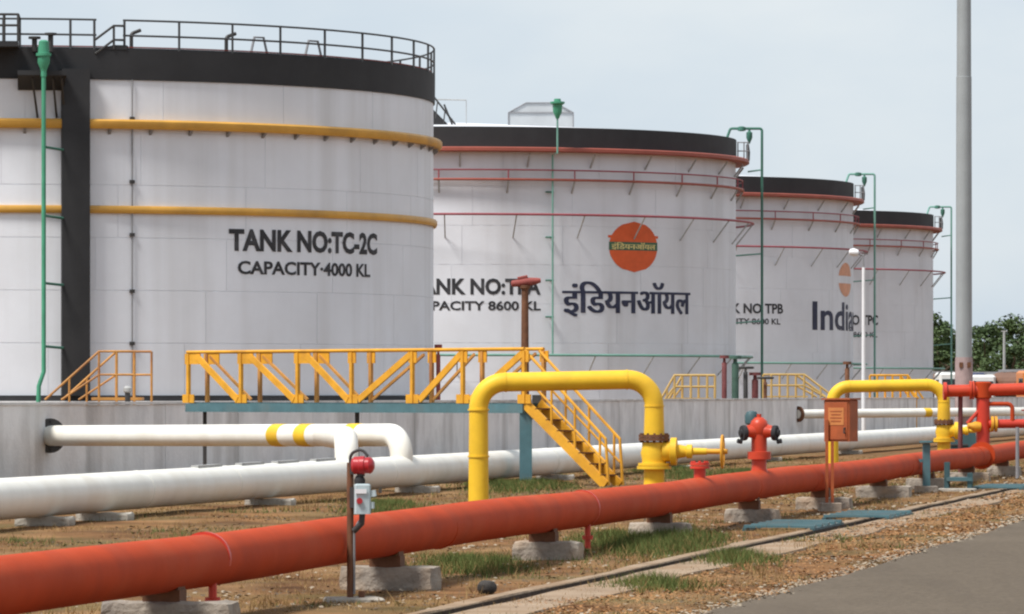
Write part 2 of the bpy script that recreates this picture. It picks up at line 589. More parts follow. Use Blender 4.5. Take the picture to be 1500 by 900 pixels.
# concrete lips of the drain
def lip(c0, c1, top, seed, name):
    m = MB()
    vs, fs = [], []
    yy = [20 + 0.5 * i for i in range(260)]
    for y in yy:
        j = noise.noise(Vector((y * .7, seed, 0))) * 0.05
        j2 = noise.noise(Vector((y * .45, seed + 9, 0))) * 0.10
        t = top + noise.noise(Vector((y * .5, seed + 3, 0))) * 0.012
        a, b = (c0 + j2 if c0 < DR_L else c0 + j * .3), (c1 + j * .3 if c0 < DR_L else c1 + j2)
        vs += [(a + S_R * y, y, -0.02), (a + 0.015 + S_R * y, y, t), (b - 0.015 + S_R * y, y, t), (b + S_R * y, y, 0.0 if c0 < DR_L else -0.02)]
    for i in range(len(yy) - 1):
        for k in range(3):
            fs.append((i * 4 + k, i * 4 + k + 1, (i + 1) * 4 + k + 1, (i + 1) * 4 + k))
    m.add(vs, fs, False)
    tag(m.build(name, M_KERB), kind='structure')


lip(-7.50, DR_L, 0.022, 2.2, 'drain_edge')
lip(DR_R, -6.60, 0.014, 7.4, 'drain_apron')

# inner faces of the drain, coloured dark brown below the concrete lips
M_DRAIN = mat('dark_brown_drain', (0.075, 0.05, 0.036), 0.9, 0.35, 5, spec=0.15, bump=0.5, bscale=20)
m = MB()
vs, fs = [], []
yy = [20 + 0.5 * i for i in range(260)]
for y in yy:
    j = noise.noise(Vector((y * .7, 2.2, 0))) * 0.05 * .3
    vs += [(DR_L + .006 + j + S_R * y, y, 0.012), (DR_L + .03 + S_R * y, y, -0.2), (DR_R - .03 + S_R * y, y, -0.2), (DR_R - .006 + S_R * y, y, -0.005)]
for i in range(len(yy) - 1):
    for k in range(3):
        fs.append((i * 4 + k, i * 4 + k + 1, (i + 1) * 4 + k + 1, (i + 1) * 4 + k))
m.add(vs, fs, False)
tag(m.build('drain_channel', M_DRAIN), kind='structure')

# ------------------------------------------------------------------ storage tanks


def text_mesh(s, off=0.02, bold=0):
    cu = bpy.data.curves.new('lettering', 'FONT')
    cu.body = s
    cu.offset = off
    cu.resolution_u = 3
    ob = bpy.data.objects.new('lettering', cu)
    COL.objects.link(ob)
    dg = bpy.context.evaluated_depsgraph_get()
    me = ob.evaluated_get(dg).to_mesh()
    vs = [Vector(v.co) for v in me.vertices]
    fs = [tuple(p.vertices) for p in me.polygons]
    ob.evaluated_get(dg).to_mesh_clear()
    bpy.data.objects.remove(ob)
    bpy.data.curves.remove(cu)
    return vs, fs


class Tank:
    def __init__(s, px_c, px_edge, D, label, name='storage_tank'):
        s.cx, s.cy = (px_c - 750) / F * D, D
        dh = sqrt(s.cx ** 2 + s.cy ** 2)
        s.R = dh * sin(math.atan((px_edge - 750) / F) - math.atan((px_c - 750) / F))
        s.t = thing(name, label, 'storage tank', (s.cx, s.cy, 0), 'white oil storage tanks')
        s.c = (s.cx, s.cy)
        s.tune = None

    def p(s, th, r, z):
        return Vector((s.cx + r * sin(th), s.cy - r * cos(th), z))

    def th(s, px, r=None):
        r = r or s.R
        lo, hi = -pi / 2 - .1, pi / 2 - 0.02
        a0 = math.atan(s.cx / s.cy)
        lo, hi = -pi / 2 + .1 - a0, pi / 2 - a0 - 0.005
        for _ in range(40):
            m = (lo + hi) / 2
            q = s.p(m, r, 0)
            if 750 + F * q.x / q.y < px: lo = m
            else: hi = m
        return (lo + hi) / 2

    def z(s, py, th=0.0, r=None):
        q = s.p(th, r or s.R, 0)
        return EYE + (HOR - py) * q.y / F

    def ring_tube(s, name, r, z, rad, m, n=110, a0=-pi, a1=pi):
        b = MB()
        full = a1 - a0 > 2 * pi - .01
        pts = [s.p(a0 + (a1 - a0) * i / n, r, z) for i in range(n if full else n + 1)]
        b.tube(pts, rad, 8, closed=full)
        return b.build(name, m, s.t)

    def plates(s, z0, z1, courses, cnt, m, gap=0.014, span=radians(108)):
        """curved shell plates in staggered courses over a backing shell"""
        b = MB()
        b.revolve(s.c, [(s.R - 0.012, z0), (s.R - 0.012, z1)], -pi, pi, 120, closed_prof=False)
        b.build('shell', m, s.t)
        ch = (z1 - z0) / courses
        da = 2 * pi / cnt
        ga = gap / s.R
        b = MB()
        seg = 6
        zz0, zz1 = z0 + gap / 2, z0 + ch - gap / 2
        prof = [(s.R - 0.011, zz0), (s.R, zz0 + 0.002), (s.R, zz1 - 0.002), (s.R - 0.011, zz1)]
        b.revolve(s.c, prof, -da / 2 + ga / 2, da / 2 - ga / 2, seg, closed_prof=True)
        b.sm = [True if abs(1) else False] * len(b.sm)
        b.sm = [False] * len(b.sm)
        # only the outer face is smooth
        for i in range(seg):
            b.sm[i * 4 + 1] = True
        first = b.build('shell_plate', m, s.t)
        used = False
        for k in range(courses):
            off = (k % 2) * da / 2 + 0.21 * (k % 3)
            for i in range(cnt):
                a = (off + i * da + pi) % (2 * pi) - pi
                if abs(a) > span: continue
                if not used:
                    first.rotation_euler = (0, 0, a)
                    first.location = (0, 0, k * ch)
                    used = True
                else:
                    dup_part(first, s.t, a, (0, 0, k * ch))

    def letters(s, txt, px0, px1, py_top, py_bot, m, name='lettering', off=0.02, lift=0.012, shifts=(0,), th0=None, th1=None):
        vs, fs = text_mesh(txt, off)
        x0, x1 = min(v.x for v in vs), max(v.x for v in vs)
        y0, y1 = min(v.y for v in vs), max(v.y for v in vs)
        a0 = s.th(px0) if th0 is None else th0
        a1 = s.th(px1) if th1 is None else th1
        am = (a0 + a1) / 2
        # the row given is the row at the left end of the words
        zt, zb = s.z(py_top, a0), s.z(py_bot, a0)
        b = MB()
        for k, sh in enumerate(shifts):
            w = [s.p(a0 + (a1 - a0) * ((v.x + sh - x0) / (x1 - x0)), s.R + lift + 0.001 * k, zb + (zt - zb) * (v.y - y0) / (y1 - y0)) for v in vs]
            b.add(w, fs)
        return b.build(name, m, s.t)

    def patch(s, name, thc, zc, w, h, m, lift, shape='disc', cut=None, n=40):
        """flat print wrapped on the shell: an ellipse, or the piece of it between two heights"""
        b = MB()
        rows = 16
        vs, fs = [], []
        lo, hi = cut if cut else (-1, 1)
        for i in range(rows + 1):
            t = lo + (hi - lo) * i / rows
            hw = sqrt(max(0, 1 - t * t)) if shape == 'disc' else 1.0
            for j in range(9):
                u = -1 + 2 * j / 8
                vs.append(s.p(thc + u * hw * w / 2 / s.R, s.R + lift, zc + t * h / 2))
        for i in range(rows):
            for j in range(8):
                fs.append((i * 9 + j, i * 9 + j + 1, (i + 1) * 9 + j + 1, (i + 1) * 9 + j))
        b.add(vs, fs, True)
        return b.build(name, m, s.t)

    def struts(s, name, angles, r_in, z_in, r_out, z_out, rad, m):
        b = MB()
        b.tube([s.p(0, r_in, z_in), s.p(0, r_out, z_out)], rad, 6)
        f = b.build(name, m, s.t)
        f.rotation_euler = (0, 0, angles[0])
        for a in angles[1:]:
            dup_part(f, s.t, a)


# ---- tank 1 : 4000 KL, nearest, black curb with guard rail
A = Tank(30, 635, 145, 'nearest white tank with ochre rings, black rim and guard rail, lettered TC-2C')
z_base, z_band, z_top = A.z(580), A.z(115), A.z(71)
b = MB(); b.revolve(A.c, [(A.R + 0.35, 0), (A.R + 0.25, z_base - 0.14), (A.R - .3, z_base - 0.13), (A.R - .3, 0)], -pi, pi, 90)
b.build('foundation_ring', M_CONC, A.t)
b = MB(); b.revolve(A.c, [(A.R - .1, z_base - 0.128), (A.R + 0.12, z_base - 0.128), (A.R + 0.12, z_base), (A.R - .1, z_base)], -pi, pi, 100)
b.build('base_ring', M_BLACK, A.t)
A.plates(z_base + 0.002, z_band, 6, 20, M_TANK)
b = MB(); b.revolve(A.c, [(A.R - .05, z_band - .002), (A.R + 0.045, z_band - .002), (A.R + 0.05, z_top), (A.R - .05, z_top)], -pi, pi, 120)
b.build('rim_band', M_BLACK, A.t)
b = MB(); b.revolve(A.c, [(A.R + .02, z_top + .003), (A.R + .02, z_top + 0.05), (0.05, z_top + 0.75), (0.05, z_top + 0.003)], -pi, pi, 90)
b.build('roof', M_BLACK, A.t)
b = MB(); b.revolve(A.c, [(A.R - .06, z_top + .06), (A.R - .02, z_top + .06), (A.R - .02, z_top + 0.09), (A.R - .06, z_top + 0.09)], -pi, pi, 100)
b.build('roof_edge_pipe', M_RUSTR, A.t)
zr1, zr2 = A.z(180, 0, A.R + .2), A.z(306, 0, A.R + .1)
# ochre wind girders
b = MB(); b.revolve(A.c, [(A.R + .005, zr1 - .10), (A.R + .20, zr1 - .13), (A.R + .25, zr1 - .06), (A.R + .25, zr1 + .07), (A.R + .20, zr1 + .12), (A.R + .005, zr1 + .12)], -pi, pi, 120)
b.build('wind_girder', M_RING_Y, A.t)
b = MB(); b.revolve(A.c, [(A.R + .005, zr2 - .09), (A.R + .08, zr2 - .10), (A.R + .11, zr2 - .04), (A.R + .11, zr2 + .06), (A.R + .08, zr2 + .10), (A.R + .005, zr2 + .10)], -pi, pi, 120)
b.build('wind_girder', M_RING_Y, A.t)
b = MB()
q = [A.p(0, A.R + .004, zr1 - .135), A.p(0, A.R + .16, zr1 - .135), A.p(0, A.R + .12, zr1 - .19), A.p(0, A.R + .004, zr1 - .27)]
q = [v + Vector((-.035, 0, 0)) for v in q]
b.prism(q, (0, 0, 0), (.07, 0, 0))
br = b.build('girder_bracket', M_GREY, A.t)
a0 = A.th(160); da = (A.th(220) - A.th(160))
k0 = -14
br.rotation_euler = (0, 0, a0 + da * k0)
for k in range(k0 + 1, 22):
    if abs(a0 + da * k) < radians(103): dup_part(br, A.t, a0 + da * k)
# guard rail
zrt, zrm = A.z(27.5), A.z(50)
gap0, gap1 = A.th(141), A.th(180)
for zz, nm in ((zrt, 'top_rail'), (zrm, 'mid_rail')):
    b = MB()
    pts = [A.p(gap1 + (2 * pi - (gap1 - gap0)) * i / 110, A.R + .02, zz) for i in range(111)]
    b.tube(pts, 0.027, 6)
    b.build(nm, M_RAIL, A.t)
b = MB(); b.tube([A.p(0, A.R + .02, z_top), A.p(0, A.R + .02, zrt)], 0.034, 6)
po = b.build('rail_post', M_RAIL, A.t)
angs = [A.th(x) for x in (182, 262, 340, 410, 475, 530, 573, 605, 626)] + [A.th(138), A.th(103), A.th(29), A.th(5)]
last = angs[8]
while last < radians(330):
    last += radians(8.4); angs.append(last)
po.rotation_euler = (0, 0, angs[0])
for a in angs[1:]: dup_part(po, A.t, a)
# sloping rails of the short stair between the two lengths of guard rail
b = MB()
for dz in (0, -.37):
    b.tube([A.p(A.th(139), A.R + .06, A.z(57) + dz), A.p(A.th(166), A.R + .06, A.z(36) + dz), A.p(gap1, A.R + .06, A.z(36) + dz)], 0.032, 6)
b.tube([A.p(A.th(166), A.R + .06, z_top), A.p(A.th(166), A.R + .06, A.z(36))], .032, 6)
b.build('stair_rail', M_DARK, A.t)
b = MB(); b.prism([A.p(A.th(140), A.R + .07, z_top), A.p(A.th(185), A.R + .07, z_top), A.p(A.th(185), A.R + .07, z_top + .12), A.p(A.th(166), A.R + .07, z_top + .12)], (0, 0, 0), (0, .5, 0))
b.build('stair_stringer', M_BLACK, A.t)
# far rail of the landing at the left, with raised deck
zl = A.z(60, 0, A.R + 1.0)
b = MB()
b.revolve(A.c, [(A.R + .06, zl - .14), (A.R + 1.0, zl - .14), (A.R + 1.0, zl), (A.R + .06, zl)], A.th(-60), A.th(27), 8)
b.build('landing_deck', M_BLACK, A.t)
b = MB()
for zz in (A.z(25), A.z(41)):
    b.tube([A.p(A.th(-60) + (A.th(27) - A.th(-60)) * i / 6, A.R + .95, zz) for i in range(7)] + [A.p(A.th(29), A.R + .05, zz - .05)], .032, 6)
for x in (-40, 8, 27):
    b.tube([A.p(A.th(x), A.R + .95, zl), A.p(A.th(x), A.R + .95, A.z(25))], .038, 6)
b.build('landing_rail', M_DARK, A.t)
# bracketed platform under the rim by the black duct
b = MB()
p0, p1 = A.th(26), A.th(92)
zb0 = A.z(112)
ring = []
b.revolve(A.c, [(A.R + .05, zb0 - .36), (A.R + .95, zb0 - .02), (A.R + .95, zb0 + .10), (A.R + .05, zb0 + .10)], p0, p1, 6)
b.build('valve_platform', M_BLACK, A.t)
for x in (46, 74, 86):
    b = MB(); b.beam(A.p(A.th(x), A.R + .80, zb0 - .08), A.p(A.th(x + 9), A.R + .02, A.z(172)), .05, .05)
    b.build('platform_brace', M_DARK, A.t)
# black vertical duct
b = MB()
d0, d1 = A.th(91, A.R + .3), A.th(132, A.R + .3)
b.revolve(A.c, [(A.R + .004, z_base), (A.R + .3, z_base), (A.R + .3, z_band + .25), (A.R + .004, z_band + .25)], d0, d1, 4)
b.build('cable_duct', M_BLACK, A.t)
# green foam pipe with chamber
rg = A.R + 1.08
tg = A.th(64, rg)
b = MB(); b.tube([A.p(tg, rg, A.z(95)), A.p(tg, rg, A.z(545)), A.p(tg - .010, rg + .05, A.z(566)), A.p(tg - .014, rg + .08, 0.2)], .058, 10)
fp = b.build('foam_pipe', M_GREEN, A.t)
b = MB(); b.lathe(A.p(tg, rg, A.z(110)), [(0, .07), (.02, .07), (.12, .10), (.25, .16), (.42, .16), (.43, .20), (.5, .20), (.51, .15), (.80, .13), (.84, .08)], 14)
b.tube([A.p(tg, rg, A.z(116)), A.p(tg, rg, A.z(108))], .075, 8)
b.build('foam_chamber', M_GREEN, fp)
for y in (218, 318, 416, 508):
    b = MB(); b.tube([A.p(tg, rg, A.z(y)), A.p(d0 + .002, A.R + .29, A.z(y + 2))], .035, 6)
    b.build('pipe_bracket', M_GREEN3, A.t)
# thin conduit right of the duct with dark clips
tq = A.th(193)
b = MB(); b.tube([A.p(tq, A.R + .05, z_band), A.p(tq, A.R + .05, z_base)], .022, 6)
cd = b.build('conduit', M_GREY, A.t)
for y in (172, 265, 343, 426, 503):
    b = MB(); b.box(A.p(tq, A.R + .04, A.z(y)), (.12, .1, .09), tq); b.build('clip', M_DARK, cd)
# hatch fittings standing on the rim
for x, h in ((50, .32), (73, .42)):
    b = MB(); b.lathe(A.p(A.th(x), A.R + .3, z_top - .1), [(0, .07), (h, .07), (h + .01, .16), (h + .07, .16)], 10)
    b.tube([A.p(A.th(x), A.R + .3, z_top - .05), A.p(A.th(x), A.R, z_top - .05)], .06, 8)
    b.build('vent_stub', M_DARK, A.t)
for x in (197, 340):
    b = MB(); b.tube(fillet([A.p(A.th(x), A.R - .3, z_top), A.p(A.th(x), A.R - .3, z_top + .45), A.p(A.th(x + 14), A.R - .3, z_top + .55)], .1), .05, 8)
    b.build('vent_pipe', M_DARK, A.t)
for x in (395, 478):
    b = MB(); b.tube([A.p(A.th(x - 12), A.R - .5, z_top + .03), A.p(A.th(x - 6), A.R - .5, z_top + .5), A.p(A.th(x + 8), A.R - .5, z_top + .5), A.p(A.th(x + 14), A.R - .5, z_top + .03)], .035, 6)
    b.build('hatch_hoop', M_GREY, A.t)
A.letters('TANK NO:TC-2C', 335, 552, 335, 368, M_LETTER, off=0.040)
A.letters('CAPACITY·4000 KL', 348, 542, 382, 402, M_LETTER, off=0.030)


# ---- tanks 2, 3, 4 : the 8600 KL row
def big_tank(px_c, px_edge, D, label, first, dz=0.0):
    T = Tank(px_c, px_edge, D, label)
    R, c = T.R, T.c
    b = MB(); b.revolve(c, [(R + .5, 0), (R + .35, .35), (R - .3, .35), (R - .3, 0)], -pi, pi, 80)
    b.build('foundation_ring', M_CONC, T.t)
    zt = 14.02 + dz
    zb = zt - 0.95                      # bottom of the black rim
    T.plates(0.352, zb, 7, 18, M_TANK2, gap=0.018)
    b = MB(); b.revolve(c, [(R - .05, zb), (R + .03, zb), (R + .03, zt), (R - .05, zt)], -pi, pi, 110)
    b.build('rim_band', M_BLACK, T.t)
    b = MB(); b.revolve(c, [(R + .01, zt + .003), (0.05, zt + .9), (0.05, zt)], -pi, pi, 80)
    b.build('roof', M_TANK2, T.t)
    # red oxide wind girder under the rim, reaching out
    g1 = zb - .16
    b = MB(); b.revolve(c, [(R + .004, g1 - .05), (R + .55, g1 - .09), (R + .66, g1 - .03), (R + .66, g1 + .11), (R + .60, g1 + .15), (R + .004, g1 + .15)], -pi, pi, 110)
    b.build('wind_girder', M_RING_R, T.t)
    step = radians(13.15)
    a0 = radians(-1.2)
    angs = [a0 + step * k for k in range(-7, 8)]
    T.struts('girder_brace', [a + .05 for a in angs], R + .01, g1 - .75, R + .45, g1 - .16, .045, M_FAINT)
    # rail and spray pipe pair
    z2 = 11.56 + dz
    T.ring_tube('spray_rail', R + .34, z2 + .45, .035, M_RING_P)
    b = MB(); b.revolve(c, [(R + .24, z2 - .05), (R + .40, z2 - .05), (R + .42, z2), (R + .40, z2 + .06), (R + .24, z2 + .06)], -pi, pi, 110)
    b.build('spray_ring', M_RING_R, T.t)
    T.struts('rail_post', [a - .02 for a in angs], R + .34, z2 + .0, R + .34, z2 + .45, .035, M_RING_P)
    T.struts('ring_brace', [a - .02 for a in angs], R + .01, z2 - .60, R + .33, z2 - .06, .045, M_FAINT)
    # third ring held well off the shell
    z3 = 9.93 + dz
    T.ring_tube('spray_ring', R + .85, z3, .055, M_RING_P)
    T.struts('ring_brace', angs, R + .01, z3 - 1.05, R + .85, z3, .035, M_FAINT)
    # low green ring
    z4 = 3.42
    T.ring_tube('spray_ring', R + .80, z4, .06, M_GREEN2)
    T.struts('ring_brace', [a + .04 for a in angs], R + .01, z4 - .9, R + .80, z4, .035, M_FAINT)
    # green foam pipe up the front
    tf = radians(19.5) if first else radians(-30)
    if first:
        rf = R + .30
        b = MB(); b.tube([T.p(tf, rf, z4), T.p(tf, rf, zb - .35), T.p(tf, R + .95, zb - .3), T.p(tf, R + .95, zt + .42)], .045, 8)
        fp = b.build('foam_pipe', M_GREEN2, T.t)
        b = MB(); b.lathe(T.p(tf, R + .95, zt + .35), [(0, .08), (.12, .12), (.3, .21), (.62, .23), (.7, .34), (.78, .34), (.8, .17), (.92, .15)], 14)
        b.build('foam_chamber', M_GREEN, fp)
        for zz in (11.0, 8.9, 6.9, 5.2):
            b = MB(); b.beam(T.p(tf, R, zz), T.p(tf, rf, zz), .07, .07)
            b.tube([T.p(tf - .02, R + .1, zz), T.p(tf + .004, rf, zz)], .04, 6)
            b.build('pipe_bracket', M_GREEN3, T.t)
    # standpipe with gooseneck standing off the right-hand side
    ar = radians(90) - math.atan(c[0] / c[1])
    base = T.p(ar, R + 1.30, 0)
    zg = zt + .62
    b = MB()
    b.tube(fillet([base + Vector((0, 0, .3)), base + Vector((0, 0, zg)), base + Vector((-1.55, 0, zg)), base + Vector((-1.75, 0, zg - .55)), base + Vector((-1.3, -.1, zg - .72))], .12, 4), .065, 8)
    sp = b.build('standpipe', M_GREEN3 if first else M_GREEN2, T.t)
    b = MB(); b.lathe(base + Vector((-.62, 0, zg - .75)), [(0, .03), (.3, .15), (.55, .15), (.62, .06), (.75, .05)], 10)
    b.lathe(base + Vector((-1.0, 0, zg - .13)), [(0, .1), (.03, .2), (.2, .2), (.24, .08)], 10)
    b.build('foam_chamber', M_GREEN3, sp)
    for zz in (zb - .45, 8.5, 5.2):
        b = MB(); b.tube([base + Vector((0, 0, zz)), T.p(ar, R + .6 if zz > 12 else R, zz - .1)], .04, 6)
        b.build('pipe_bracket', M_GREEN2, T.t)
    # access platform at the end of the girder: posts, rails, dark end panel
    b = MB()
    b.prism([T.p(ar, R + .62, g1 + .16), T.p(ar, R + .70, g1 + .16), T.p(ar, R + .72, zt - .55), T.p(ar, R + .66, zt - .15), T.p(ar, R + .60, zt - .1)], (0, -.9, 0), (0, .9, 0))
    b.build('platform_guard', M_BLACK, T.t)
    b = MB()
    for rr, yy in ((.10, -.4), (.40, -.4), (.58, -.4)):
        q = T.p(ar, R + rr, 0)
        b.tube([(q.x, q.y + yy, g1 + .15), (q.x, q.y + yy, zt - .05)], .03, 6)
    for zz in (zt - .08, zt - .5):
        q0, q1 = T.p(ar, R + .06, 0), T.p(ar, R + .64, 0)
        b.tube([(q0.x, q0.y - .4, zz), (q1.x, q1.y - .4, zz)], .028, 6)
    b.build('platform_rail', M_GREY, T.t)
    # loops of hose-like pipework at the left where the girder meets the shell
    return T


B = big_tank(666, 1078, 251, 'largest-looking tank of the red-ringed row, with Devanagari lettering and round orange emblem', True)
Cc = big_tank(915, 1250, 309, 'middle tank of the red-ringed row, lettered TPB and India, half behind the Devanagari tank', False, .24)
Dd = big_tank(1084, 1367, 366, 'farthest and smallest-looking white tank, next to the tall grey mast', False, .34)

# cupola and stair rail on tank 2
q = P(792, 578, 246)
b = MB()
zc = 13.9
w = 1.55
poly = [(-w, zc), (w, zc), (w, zc + 1.15), (w * .45, zc + 1.62), (-w * .45, zc + 1.62), (-w, zc + 1.15)]
b.prism([(q.x + x, q.y - w, z) for x, z in poly], (0, 0, 0), (0, 2 * w, 0))
cu = b.build('roof_cupola', M_CUP, B.t)
b = MB()
oy = -w - .03
for x0, x1, za, zb_ in ((-w, w, 1.15, 1.15), (-w, -w * .45, 1.15, 1.62), (-w * .45, w * .45, 1.62, 1.62), (w * .45, w, 1.62, 1.15), (-w, -w, 0, 1.15), (w, w, 0, 1.15)):
    b.tube([(q.x + x0, q.y + oy, zc + za), (q.x + x1, q.y + oy, zc + zb_)], .03, 6)
b.build('cupola_trim', M_GREY, cu)
b = MB()
for dx in (0, .55):
    b.tube([P(634 + dx * 30, 140 + dx * 24, 243), P(668 - dx * 9, 184, 243)], .045, 6)
for x, y in ((641, 148), (652, 161), (662, 174)):
    b.tube([P(x, y, 243), P(x - 3, y + 26, 243)], .03, 6)
b.build('roof_stair_rail', M_DARK, B.t)
b = MB()
b.tube([P(640, 146, 243.6), P(683, 147, 243.6)], .03, 6)
b.tube([P(683, 147, 243.6), P(683, 187, 243.6)], .02, 6)
b.build('roof_rail', M_FAINT, B.t)
b = MB(); b.prism([P(634, 160, 243.3), P(660, 186, 243.3), P(634, 190, 243.3)], (0, 0, 0), (0, .5, 0)); b.build('roof_stair', M_BLACK, B.t)

B.letters('TANK NO:TPA', 601, 792, 408, 432, M_LETTER, off=0.036)
B.letters('CAPACITY 8600 KL', 601, 792, 441, 455, M_LETTER, off=0.028)
B.letters('इंिडयनऑयल', 825, 1010, 412, 464, M_NAVY, off=0.0, shifts=(-.036, -.018, 0, .018, .036))
te = B.th(929)
ze = B.z(362, te)
hh = 74 * B.p(te, B.R, 0).y / F
ww = 2.95
B.patch('emblem_disc', te, ze, ww, hh, M_ORANGE, .010)
B.patch('emblem_wing', te, ze + hh * .20, ww * 1.035, hh * .05, M_ORANGE, .008, shape='bar')
B.patch('emblem_band', te, ze + .03, ww * 1.0, hh * .165, M_GREENBAND, .014, shape='bar')
vs, fs = text_mesh('इंिडयनऑयल', 0.0)
x0, x1 = min(v.x for v in vs), max(v.x for v in vs); y0, y1 = min(v.y for v in vs), max(v.y for v in vs)
b = MB()
for k, sh in enumerate((-.03, -.015, 0, .015, .03)):
    b.add([B.p(te + ((v.x + sh - x0) / (x1 - x0) - .5) * ww * .9 / B.R, B.R + .018 + .001 * k, ze + .03 + ((v.y - y0) / (y1 - y0) - .5) * hh * .15) for v in vs], fs)
b.build('emblem_lettering', M_CREAMP, B.t)

Cc.letters('TANK NO TPB', 0, 0, 444, 459, M_LETTER, off=0.03, th0=Cc.th(1032), th1=Cc.th(1147))
Cc.letters('CAPACITY 8600 KL', 0, 0, 466, 475, M_LETTER, off=0.02, th0=Cc.th(1032), th1=Cc.th(1143))
a = Cc.th(1190)
Cc.letters('IndianOil', 0, 0, 441, 484, M_NAVY, off=0.02, th0=a, th1=a + (Cc.th(1246) - a) * 2.2)
te3 = Cc.th(1239)
ze3 = Cc.z(410, te3)
h3 = 50 * Cc.p(te3, Cc.R, 0).y / F
Cc.patch('emblem_disc', te3, ze3, 2.9, h3, M_ORANGE2, .010, cut=(.22, 1))
Cc.patch('emblem_disc', te3, ze3, 2.9, h3, M_ORANGE2, .010, cut=(-1, -.22))
Dd.letters('TANK NO TPC', 0, 0, 461, 476, M_LETTER, off=0.03, th0=Dd.th(1190), th1=Dd.th(1286))
Dd.letters('CAPACITY 8600 KL', 0, 0, 486, 494, M_LETTER, off=0.02, th0=Dd.th(1190), th1=Dd.th(1285))

# ------------------------------------------------------------------ dyke wall: cast panels with joints and coping
wt = thing('dyke_wall', 'long low streaked concrete dyke wall in front of the tanks', 'wall', (C_D + S_D * 60, 60, 0))
dl = sqrt(1 + S_D ** 2)
dyaw = pi / 2 - math.atan(S_D)


def wall_piece(y0, y1, k):
    b = MB()
    g_ = 0.012
    mid = (y0 + y1) / 2
    L = (y1 - y0) * dl - 2 * g_
    hh = 1.40 + 0.006 * (k % 3)
    off = 0.004 * ((k * 7) % 3 - 1)
    b.box((C_D + S_D * mid + off - .12, mid, hh / 2 - .02), (L, .24, hh + .04), dyaw)
    b.build('panel', M_CONC, wt)


y, k = 60.0, 0
while y < 232:
    wall_piece(y, y + 5.9, k); y += 5.9; k += 1
while y < 325:
    wall_piece(y, y + 9, k); y += 9; k += 1
yc = 60.0
while yc < y - 1:
    nx = min(yc + (5.9 if yc < 232 else 18), y)
    b = MB(); mid = (yc + nx) / 2
    b.box((C_D + S_D * mid - .12, mid, 1.433), ((nx - yc) * dl - .015, .30, .05), dyaw)
    b.build('coping', M_CAP, wt)
    yc = nx

# ------------------------------------------------------------------ red fire-water main
rt = thing('fire_water_pipe', 'long thick red pipe running along the road from the lower left', 'pipe', (C_R + S_R * 20, 20, 0))
RR, RZ = 0.185, 0.445
b = MB()
pts = []
y = 22.0
while y < 500:
    pts.append((C_R + S_R * y, y, RZ + 0.012 * sin(y * .31) - .004 * sin(y * .9)))
    y += 2.0
b.tube(pts, RR, 28)
b.build('pipe_body', M_RED, rt)
rdir = Vector((S_R, 1, 0)).normalized()


def on_red(px, z=RZ):
    Z = line_Z(px, C_R, S_R)
    return Vector((C_R + S_R * Z, Z, z))


for px in (300, 852, 1095, 1322, 1428):
    q = on_red(px)
    b = MB(); b.disc(q, rdir, RR + .004, .05, 28)
    b.build('pipe_clamp', M_RED2 if px < 900 else M_RED, rt)
for px in (300, 852):
    q = on_red(px)
    b = MB(); b.tube([q + Vector((.06, -.08, -RR + .03)), q + Vector((.06, -.08, -.40))], .03, 8)
    b.disc(q + Vector((.06, -.08, -.29)), (0, 0, 1), .055, .04, 10)
    b.build('drain_stub', M_RED2, rt)
for px, d in ((1438, 0), ):
    q = on_red(px); b = MB()
    for k in (-.05, .05): b.disc(q + rdir * k, rdir, RR + .075, .04, 24)
    b.build('flange', M_RED, rt)
for px in (640, 1180):       # butt welds
    q = on_red(px); b = MB(); b.disc(q, rdir, RR + .003, .02, 28); b.build('weld_bead', M_RED, rt)

# blanked nozzle on the red main
q = on_red(1025, RZ + RR - .02)
t = thing('blanked_nozzle', 'short red blanked nozzle on top of the red pipe, left of the hydrant', 'pipe fitting', q)
b = MB(); b.tube([q, q + Vector((0, 0, .13))], .07, 16); b.build('neck', M_RED2, t)
b = MB(); b.disc(q + Vector((0, 0, .135)), (0, 0, 1), .115, .03, 20); b.build('flange', M_RED2, t)
b = MB(); b.disc(q + Vector((0, 0, .175)), (0, 0, 1), .115, .035, 20)
for k in range(8):
    a = k * pi / 4; b.disc(q + Vector((.09 * cos(a), .09 * sin(a), .195)), (0, 0, 1), .014, .03, 6)
b.build('blind_cover', M_RED2, t)

# hydrant
q = on_red(1112, RZ + RR - .02)
t = thing('fire_hydrant', 'red two-outlet fire hydrant with dark caps standing on the red pipe', 'fire hydrant', q)
b = MB(); b.lathe(q, [(0, .105), (.02, .105), (.05, .095), (.16, .095), (.165, .15), (.21, .15), (.215, .15), (.26, .15), (.265, .10), (.48, .10)], 20)
b.build('standpipe', M_HYD, t)
b = MB(); b.lathe(q + Vector((0, 0, .48)), [(0, .10), (.03, .115), (.13, .115), (.17, .10), (.215, .055), (.22, .03), (.26, .03)], 20)
b.build('head', M_HYD, t)
for sx in (-1, 1):
    d = Vector((sx * .93, -.36, -.05)).normalized()
    b = MB(); b.lathe(q + Vector((0, 0, .52)) + d * .05, [(0, .085), (.07, .08), (.10, .07), (.13, .07)], 16, axis=d)
    o = b.build('outlet', M_HYD, t)
    b = MB(); b.lathe(q + Vector((0, 0, .51)) + d * .18, [(0, .07), (.005, .095), (.035, .10), (.06, .095), (.065, .05), (.09, .045)], 16, axis=d)
    b.build('cap', M_RUBBER, o)
    b = MB(); b.tube([q + Vector((0, 0, .40)) + d * .24, q + Vector((0, 0, .415)) + d * .30], .03, 8); b.build('chain_lug', M_RUBBER, o)
    b = MB(); b.tube([q + Vector((0, 0, .60)) + d * .04, q + Vector((0, 0, .57)) + d * .17], .03, 8); b.build('spindle', M_HYD, o)
b = MB(); b.lathe(q + Vector((-.09, .10, .60)), [(0, .05), (.02, .085), (.12, .09), (.17, .06), (.18, .02)], 14)
